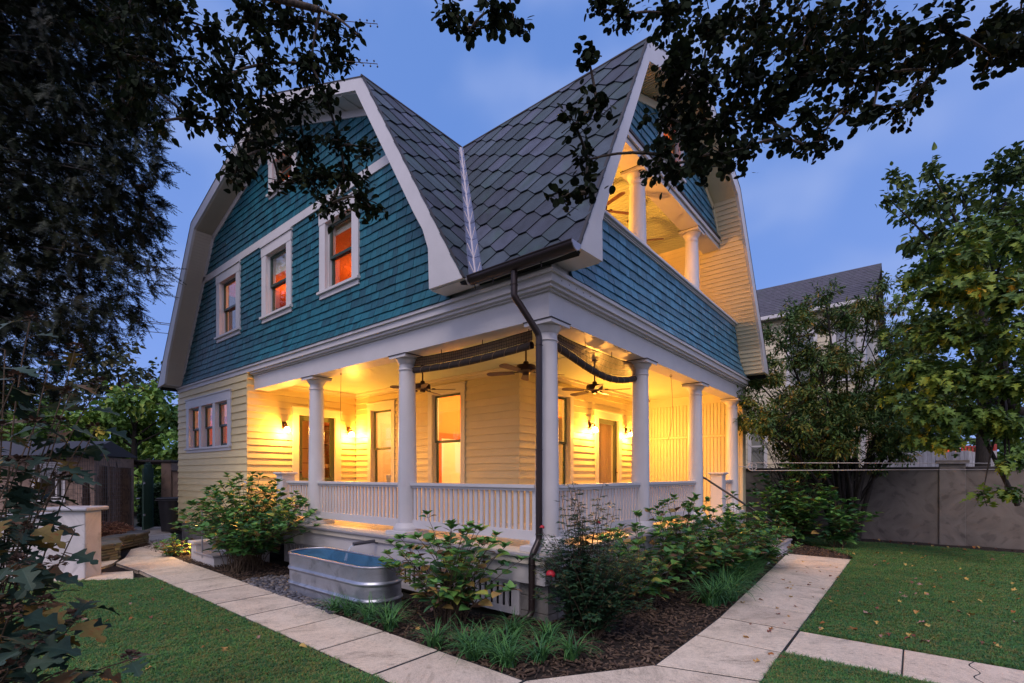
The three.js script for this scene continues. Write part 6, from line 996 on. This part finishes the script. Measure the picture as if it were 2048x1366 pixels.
{ // multi-stemmed small tree before the concrete wall
  const base = V(2.0, 0, -11.3), t = thing('multi_stem_tree', 'multi stemmed small tree with fine leaves growing before the grey concrete wall', 'tree', base.toArray()), r = rng(440), tr = [], B = [], loc = (x, y, d) => at(x, y, d).sub(base);
  const tops = [[1500, 800, 12.8], [1525, 840, 12], [1510, 760, 13], [1560, 680, 12.6], [1600, 620, 13.4], [1650, 590, 12.8], [1690, 640, 13.6], [1740, 620, 12.8], [1790, 660, 13.2], [1640, 720, 12.2], [1720, 740, 12.6], [1800, 760, 12.4], [1580, 800, 12.4], [1840, 800, 12.9], [1530, 860, 12.2], [1600, 870, 12.2], [1680, 850, 12.4], [1760, 850, 12.6], [1620, 780, 12.8], [1850, 860, 12.6]];
  for (const [x, y, d] of tops) {
    const e = loc(x, y, d), f = V((r() - 0.5) * 0.5, -0.05, (r() - 0.5) * 0.35), m = f.clone().lerp(e, 0.45).add(V(-e.x * 0.22, e.y * 0.12, 0)); tr.push(limb(f, e, 0.055 + 0.035 * r(), 0.012, m, 10, 7)); const c = new THREE.QuadraticBezierCurve3(f, m, e);
    for (let k = 0; k < 9; k++) { const u = 0.42 + 0.56 * r(), q = c.getPoint(u), en = q.clone().add(V((r() - 0.5) * 1.9, 0.25 + 0.9 * r(), (r() - 0.5) * 1.5)); tr.push(limb(q, en, 0.016, 0.004, q.clone().lerp(en, 0.5).add(V(0, 0.16, 0)), 5, 5)); B.push([en, V(0.42, 0.32, 0.42)]); }
    B.push([e, V(0.55, 0.42, 0.5)]);
  }
  mesh('trunk', tr, M.barkDark, t);
  crown(t, B, { seed: 441, density: 1900, pow: 0.7, perTwig: 12, twig: 0.24, spread: 0.11, leaf: 0.115, geos: L.lance, mats: [leafy(0.046, 0.110, 0.033), leafy(0.084, 0.159, 0.037), leafy(0.159, 0.179, 0.037), leafy(0.338, 0.208, 0.037)], pick: (x, q) => x < 0.3 ? 0 : x < 0.62 ? 1 : x < 0.87 ? 2 : 3, droop: -0.1, tr: 0.006 });
  // bare twiggy brush at its left foot
  const tw = []; for (let i = 0; i < 90; i++) { const a = loc(1560 + 80 * r(), 960 + 40 * r(), 12.6 + r()), e = loc(1490 + 210 * r(), 830 + 110 * r(), 12.2 + r() * 1.2); tw.push(limb(a, e, 0.008, 0.002, a.clone().lerp(e, 0.5).add(V(0, 0.2, 0)), 4, 4)); } mesh('twigs', tw, M.barkDark, t).userData.kind = 'stuff';
}
{ // yellowing broad-leaved tree at the right edge
  const base = V(6.7, 0, -10.6), t = thing('yellowing_tree', 'broad leaved tree with yellow green leaves in tiers at the right edge', 'tree', base.toArray()), r = rng(450), tr = [], B = [], loc = (x, y, d) => at(x, y, d).sub(base);
  const S = [[1900, 520, 9.6, 70], [1960, 470, 10, 80], [2030, 480, 9.4, 90], [1870, 590, 9.8, 70], [1950, 580, 9.4, 85], [2030, 590, 9, 90], [1850, 660, 10.2, 70], [1920, 670, 9.6, 80], [2000, 680, 9.2, 85], [1830, 740, 10, 65], [1900, 750, 9.6, 75], [1980, 760, 9.4, 80], [2040, 770, 9, 70], [1850, 820, 9.8, 70], [1930, 830, 9.6, 75], [2010, 850, 9.4, 70], [1790, 790, 10.2, 50], [1900, 880, 9.8, 50], [2020, 930, 9.2, 40], [2010, 985, 9.2, 34], [1965, 990, 9.3, 24], [1840, 870, 10, 45], [1830, 560, 10.2, 40]];
  const top = loc(1990, 560, 9.8), mid = loc(2010, 800, 9.8); tr.push(limb(V(0.1, -0.05, 0), mid, 0.13, 0.1, V(0.1, 1.2, 0), 8, 9), limb(mid, top, 0.1, 0.05, null, 8, 9), limb(loc(2035, 1010, 9.8), loc(1960, 860, 9.6), 0.05, 0.03, null, 6, 7));
  for (const [x, y, d, s] of S) { const c = loc(x, y, d), R = s / F * d; B.push([c, V(R, R * 0.5, R)]); const f = mid.clone().lerp(top, Math.max(0, Math.min(1, (c.y - mid.y - 0.5) / (top.y - mid.y)))); tr.push(limb(f, c, 0.03, 0.006, f.clone().lerp(c, 0.5).add(V(0, 0.25, 0)), 7, 6)); }
  mesh('trunk', tr, M.barkDark, t);
  crown(t, B, { seed: 451, density: 1050, pow: 0.72, perTwig: 9, twig: 0.3, spread: 0.13, leaf: 0.165, geos: L.lobed, mats: [leafy(0.062, 0.132, 0.031), leafy(0.116, 0.202, 0.034), leafy(0.217, 0.296, 0.037), leafy(0.466, 0.342, 0.031)], pick: (x, q) => x < 0.4 ? 0 : x < 0.72 ? 1 : x < 0.93 ? 2 : 3, single: 300, droop: -0.3, tumble: 0.35, hang: -0.5, tr: 0.007 });
}
// taller trees beyond
function bigTree(label, px0, depth, blobs, o) {
  const base = at(px0, 949, depth); base.y = 0; const t = thing('tree', label, 'tree', base.toArray()), tr = [], B = [], loc = (x, y, d) => at(x, y, d).sub(base);
  const ys = blobs.map(b => loc(b[0], b[1], depth).y), hi = Math.max(...ys), top = V(0, hi * 0.8, 0); tr.push(limb(V(0, -0.1, 0), top, o.tr || 0.22, 0.06, V(0.15, hi * 0.4, 0.1), 10, 10));
  const r = rng(o.seed); for (const [x, y, s] of blobs) { const c = loc(x, y, depth + (r() - 0.5) * depth * 0.14), R = s / F * depth; B.push([c, V(R, R * 0.8, R)]); const f = V(0, Math.min(hi * 0.8, Math.max(hi * 0.22, c.y * 0.75)), 0); tr.push(limb(f, c, 0.06, 0.012, f.clone().lerp(c, 0.5).add(V(0, 0.2, 0)), 6, 6)); }
  mesh('trunk', tr, M.barkDark, t); crown(t, B, { ...o, seed: o.seed + 1 }); return t;
}
const GM = [leafy(0.065, 0.130, 0.029), leafy(0.117, 0.221, 0.039), leafy(0.208, 0.299, 0.046), leafy(0.468, 0.364, 0.039)], gp = (x, q) => x < 0.3 ? 0 : x < 0.66 ? 1 : x < 0.94 ? 2 : 3;
bigTree('tall bushy tree rising against the sky at the right edge, behind the yellowing tree', 1960, 15, [[1800, 360, 40], [1860, 340, 30], [1780, 400, 34], [1850, 400, 60], [1920, 380, 60], [1990, 360, 65], [2050, 330, 60], [1880, 460, 60], [1960, 450, 80], [2040, 430, 90], [1860, 520, 50], [1940, 540, 80], [2030, 540, 90], [1830, 480, 30], [2000, 640, 90], [1900, 640, 70], [2010, 740, 90], [1900, 760, 80], [1820, 700, 60]], { seed: 460, density: 420, pow: 0.72, perTwig: 12, twig: 0.4, spread: 0.2, leaf: 0.19, geos: L.ovate, mats: [leafy(0.037, 0.075, 0.022), leafy(0.069, 0.112, 0.025), leafy(0.112, 0.156, 0.027), leafy(0.250, 0.188, 0.025)], pick: gp });
bigTree('sunlit looking green tree beyond the gateway, left of the house', 270, 22, [[190, 900, 50], [240, 850, 60], [300, 860, 60], [340, 830, 50], [360, 900, 60], [280, 920, 60], [200, 960, 50], [330, 960, 60], [250, 800, 45], [310, 790, 40], [210, 830, 50], [180, 850, 50], [270, 985, 50], [150, 900, 50], [370, 850, 40]], { seed: 470, density: 420, pow: 0.75, perTwig: 12, twig: 0.5, spread: 0.28, leaf: 0.26, geos: L.ovate, mats: [leafy(0.09, 0.18, 0.04), leafy(0.16, 0.30, 0.055), leafy(0.26, 0.36, 0.06), leafy(0.5, 0.38, 0.05)], pick: gp });
bigTree('loose airy tree against the sky, left of the left rake', 240, 30, [[230, 700, 45], [270, 740, 45], [210, 760, 50], [300, 770, 30], [190, 720, 50], [250, 790, 60], [320, 800, 40], [150, 760, 60], [100, 800, 70]], { seed: 480, density: 110, pow: 0.75, perTwig: 12, twig: 0.6, spread: 0.35, leaf: 0.30, geos: L.ovate, mats: [leafy(0.04, 0.06, 0.03), leafy(0.07, 0.09, 0.035), leafy(0.11, 0.10, 0.04)] });
bigTree('dark tree behind the garden shed at the left edge', 40, 22, [[20, 820, 80], [90, 850, 70], [140, 860, 60], [40, 900, 80], [120, 920, 70]], { seed: 490, density: 260, pow: 0.75, perTwig: 12, twig: 0.5, spread: 0.3, leaf: 0.28, geos: L.ovate, mats: GM.slice(0, 3) });
bigTree('dark tree behind the plank fence and the lantern', 1850, 26, [[1760, 800, 60], [1820, 830, 60], [1880, 820, 60], [1940, 840, 60], [2000, 830, 70], [2050, 860, 60], [1780, 880, 50], [1850, 890, 40], [1960, 900, 40], [2050, 920, 60], [1790, 730, 50]], { seed: 500, density: 260, pow: 0.75, perTwig: 12, twig: 0.5, spread: 0.3, leaf: 0.28, geos: L.ovate, mats: [GM[0], GM[0], GM[1]] });
{ // trees behind the viewpoint, mirrored in the windows
  const r = rng(540); let first = null;
  for (let i = 0; i < 9; i++) {
    const a = -0.95 + i * 0.24, d = 13 + 2 * r(), x = 1.5 + Math.sin(a + 0.69) * d, z = 3 + Math.cos(a + 0.69) * d;
    if (!first) { first = thing('garden_tree', 'leafy garden tree standing behind the viewpoint and mirrored in the windows', 'tree', [x, 0, z], 0, 'trees behind the viewpoint'); const tr = [limb(V(0, -0.1, 0), V(0, 6, 0), 0.2, 0.08, V(0.2, 3, 0.1), 8, 8)], B = []; for (let k = 0; k < 15; k++) { const c = V((r() - 0.5) * 3.4, 1.6 + 6.2 * r(), (r() - 0.5) * 3.2); B.push([c, V(1.3, 1.1, 1.3)]); tr.push(limb(V(0, Math.max(1, c.y * 0.7), 0), c, 0.06, 0.02, null, 5, 5)); } mesh('trunk', tr, M.bark, first); crown(first, B, { seed: 541, density: 60, pow: 0.75, perTwig: 14, twig: 0.5, spread: 0.35, leaf: 0.32, geos: L.ovate, mats: GM.slice(0, 2), twigs: 0.2 }); }
    else { const c = first.clone(); c.name = numbered('garden_tree'); c.position.set(x, 0, z); c.rotation.y = r() * 6.3; c.scale.setScalar(0.85 + 0.3 * r()); scene.add(c); }
  }
}
{ // woods far off close the view at the horizon
  const t = new THREE.Group(); t.name = 'far_woods'; tag(t, 'far belt of dark trees along the horizon', 'woods', null, 'stuff'); scene.add(t); const B = [], r = rng(510);
  for (let i = 0; i < 34; i++) { const x = -300 + i * 85 + 40 * r(), d = 46 + 14 * r(); if (x > 430 && x < 1420) continue; B.push([at(x, 930 - 70 * r(), d), V(3.4, 4.2, 3)]); } crown(t, B, { seed: 511, density: 18, pow: 0.75, perTwig: 12, twig: 0.9, spread: 0.7, leaf: 0.75, geos: L.ovate, mats: [GM[0], GM[1]], twigs: 0 });
}
{ // fallen leaves
  const g = [leafGeo(1, 0.8, 0.5, 0.9, 'lobed'), leafGeo(1, 0.6, 0.6, 1.1), leafGeo(1, 0.9, 0.3, 1.3, 'lobed')], ms = [[0.30, 0.12, 0.04], [0.42, 0.24, 0.08], [0.35, 0.20, 0.17], [0.20, 0.07, 0.05], [0.5, 0.34, 0.10]].map(c => leafy(...c, { roughness: 0.75, transmission: 0 }));
  const r = rng(520), put = (x, z, y, label, group) => { const m = new THREE.Mesh(g[Math.floor(r() * 3)], ms[Math.floor(r() * 5)]); m.name = numbered('fallen_leaf'); m.position.set(x, y + 0.012 + 0.012 * r(), z); m.rotation.set((r() - 0.5) * 0.7, r() * 6.3, (r() - 0.5) * 0.7, 'YXZ'); m.scale.setScalar(0.05 + 0.055 * r()); m.castShadow = m.receiveShadow = true; tag(m, label, 'leaf', group); scene.add(m); };
  for (let i = 0; i < 190; i++) { const d = 4.6 + 8 * Math.pow(r(), 1.3), p = at(1480 + 580 * r(), 949, d); if (inPoly(p.x, p.z, lawnR)) put(p.x, p.z, 0.035, 'dry fallen leaf lying on the right lawn', 'fallen leaves on the right lawn'); else if (inPoly(p.x, p.z, lawnC)) put(p.x, p.z, 0.035, 'dry fallen leaf on the grass corner at the bottom right', 'fallen leaves on the grass corner'); else if (p.z > -7 && p.x > 1.6 && p.x < 2.42) put(p.x, p.z, 0.02, 'dry fallen leaf on the right path', 'fallen leaves on the right path'); }
  for (let i = 0; i < 46; i++) { const d = 4.4 + 4.2 * r(), p = at(60 + 600 * r(), 949, d); if (inPoly(p.x, p.z, lawnL)) put(p.x, p.z, 0.035, 'dry fallen leaf lying on the left lawn', 'fallen leaves on the left lawn'); }
  for (let i = 0; i < 40; i++) { const p = V(lerp(2.5, 7, r()), 0, lerp(-11.75, -11.05, r())); put(p.x, p.z, 0.02, 'dry fallen leaf in the mulch at the foot of the grey wall', 'fallen leaves at the foot of the wall'); }
  for (let i = 0; i < 16; i++) { const p = V(lerp(-5, 1.2, r()), 0, lerp(0.4, 1.4, r())); put(p.x, p.z, 0.012, 'dry fallen leaf in the mulch before the porch', 'fallen leaves before the porch'); }
}
scene.traverse(o => { if (o.isMesh) { o.castShadow = true; o.receiveShadow = true; } });
renderer.render(scene, camera);
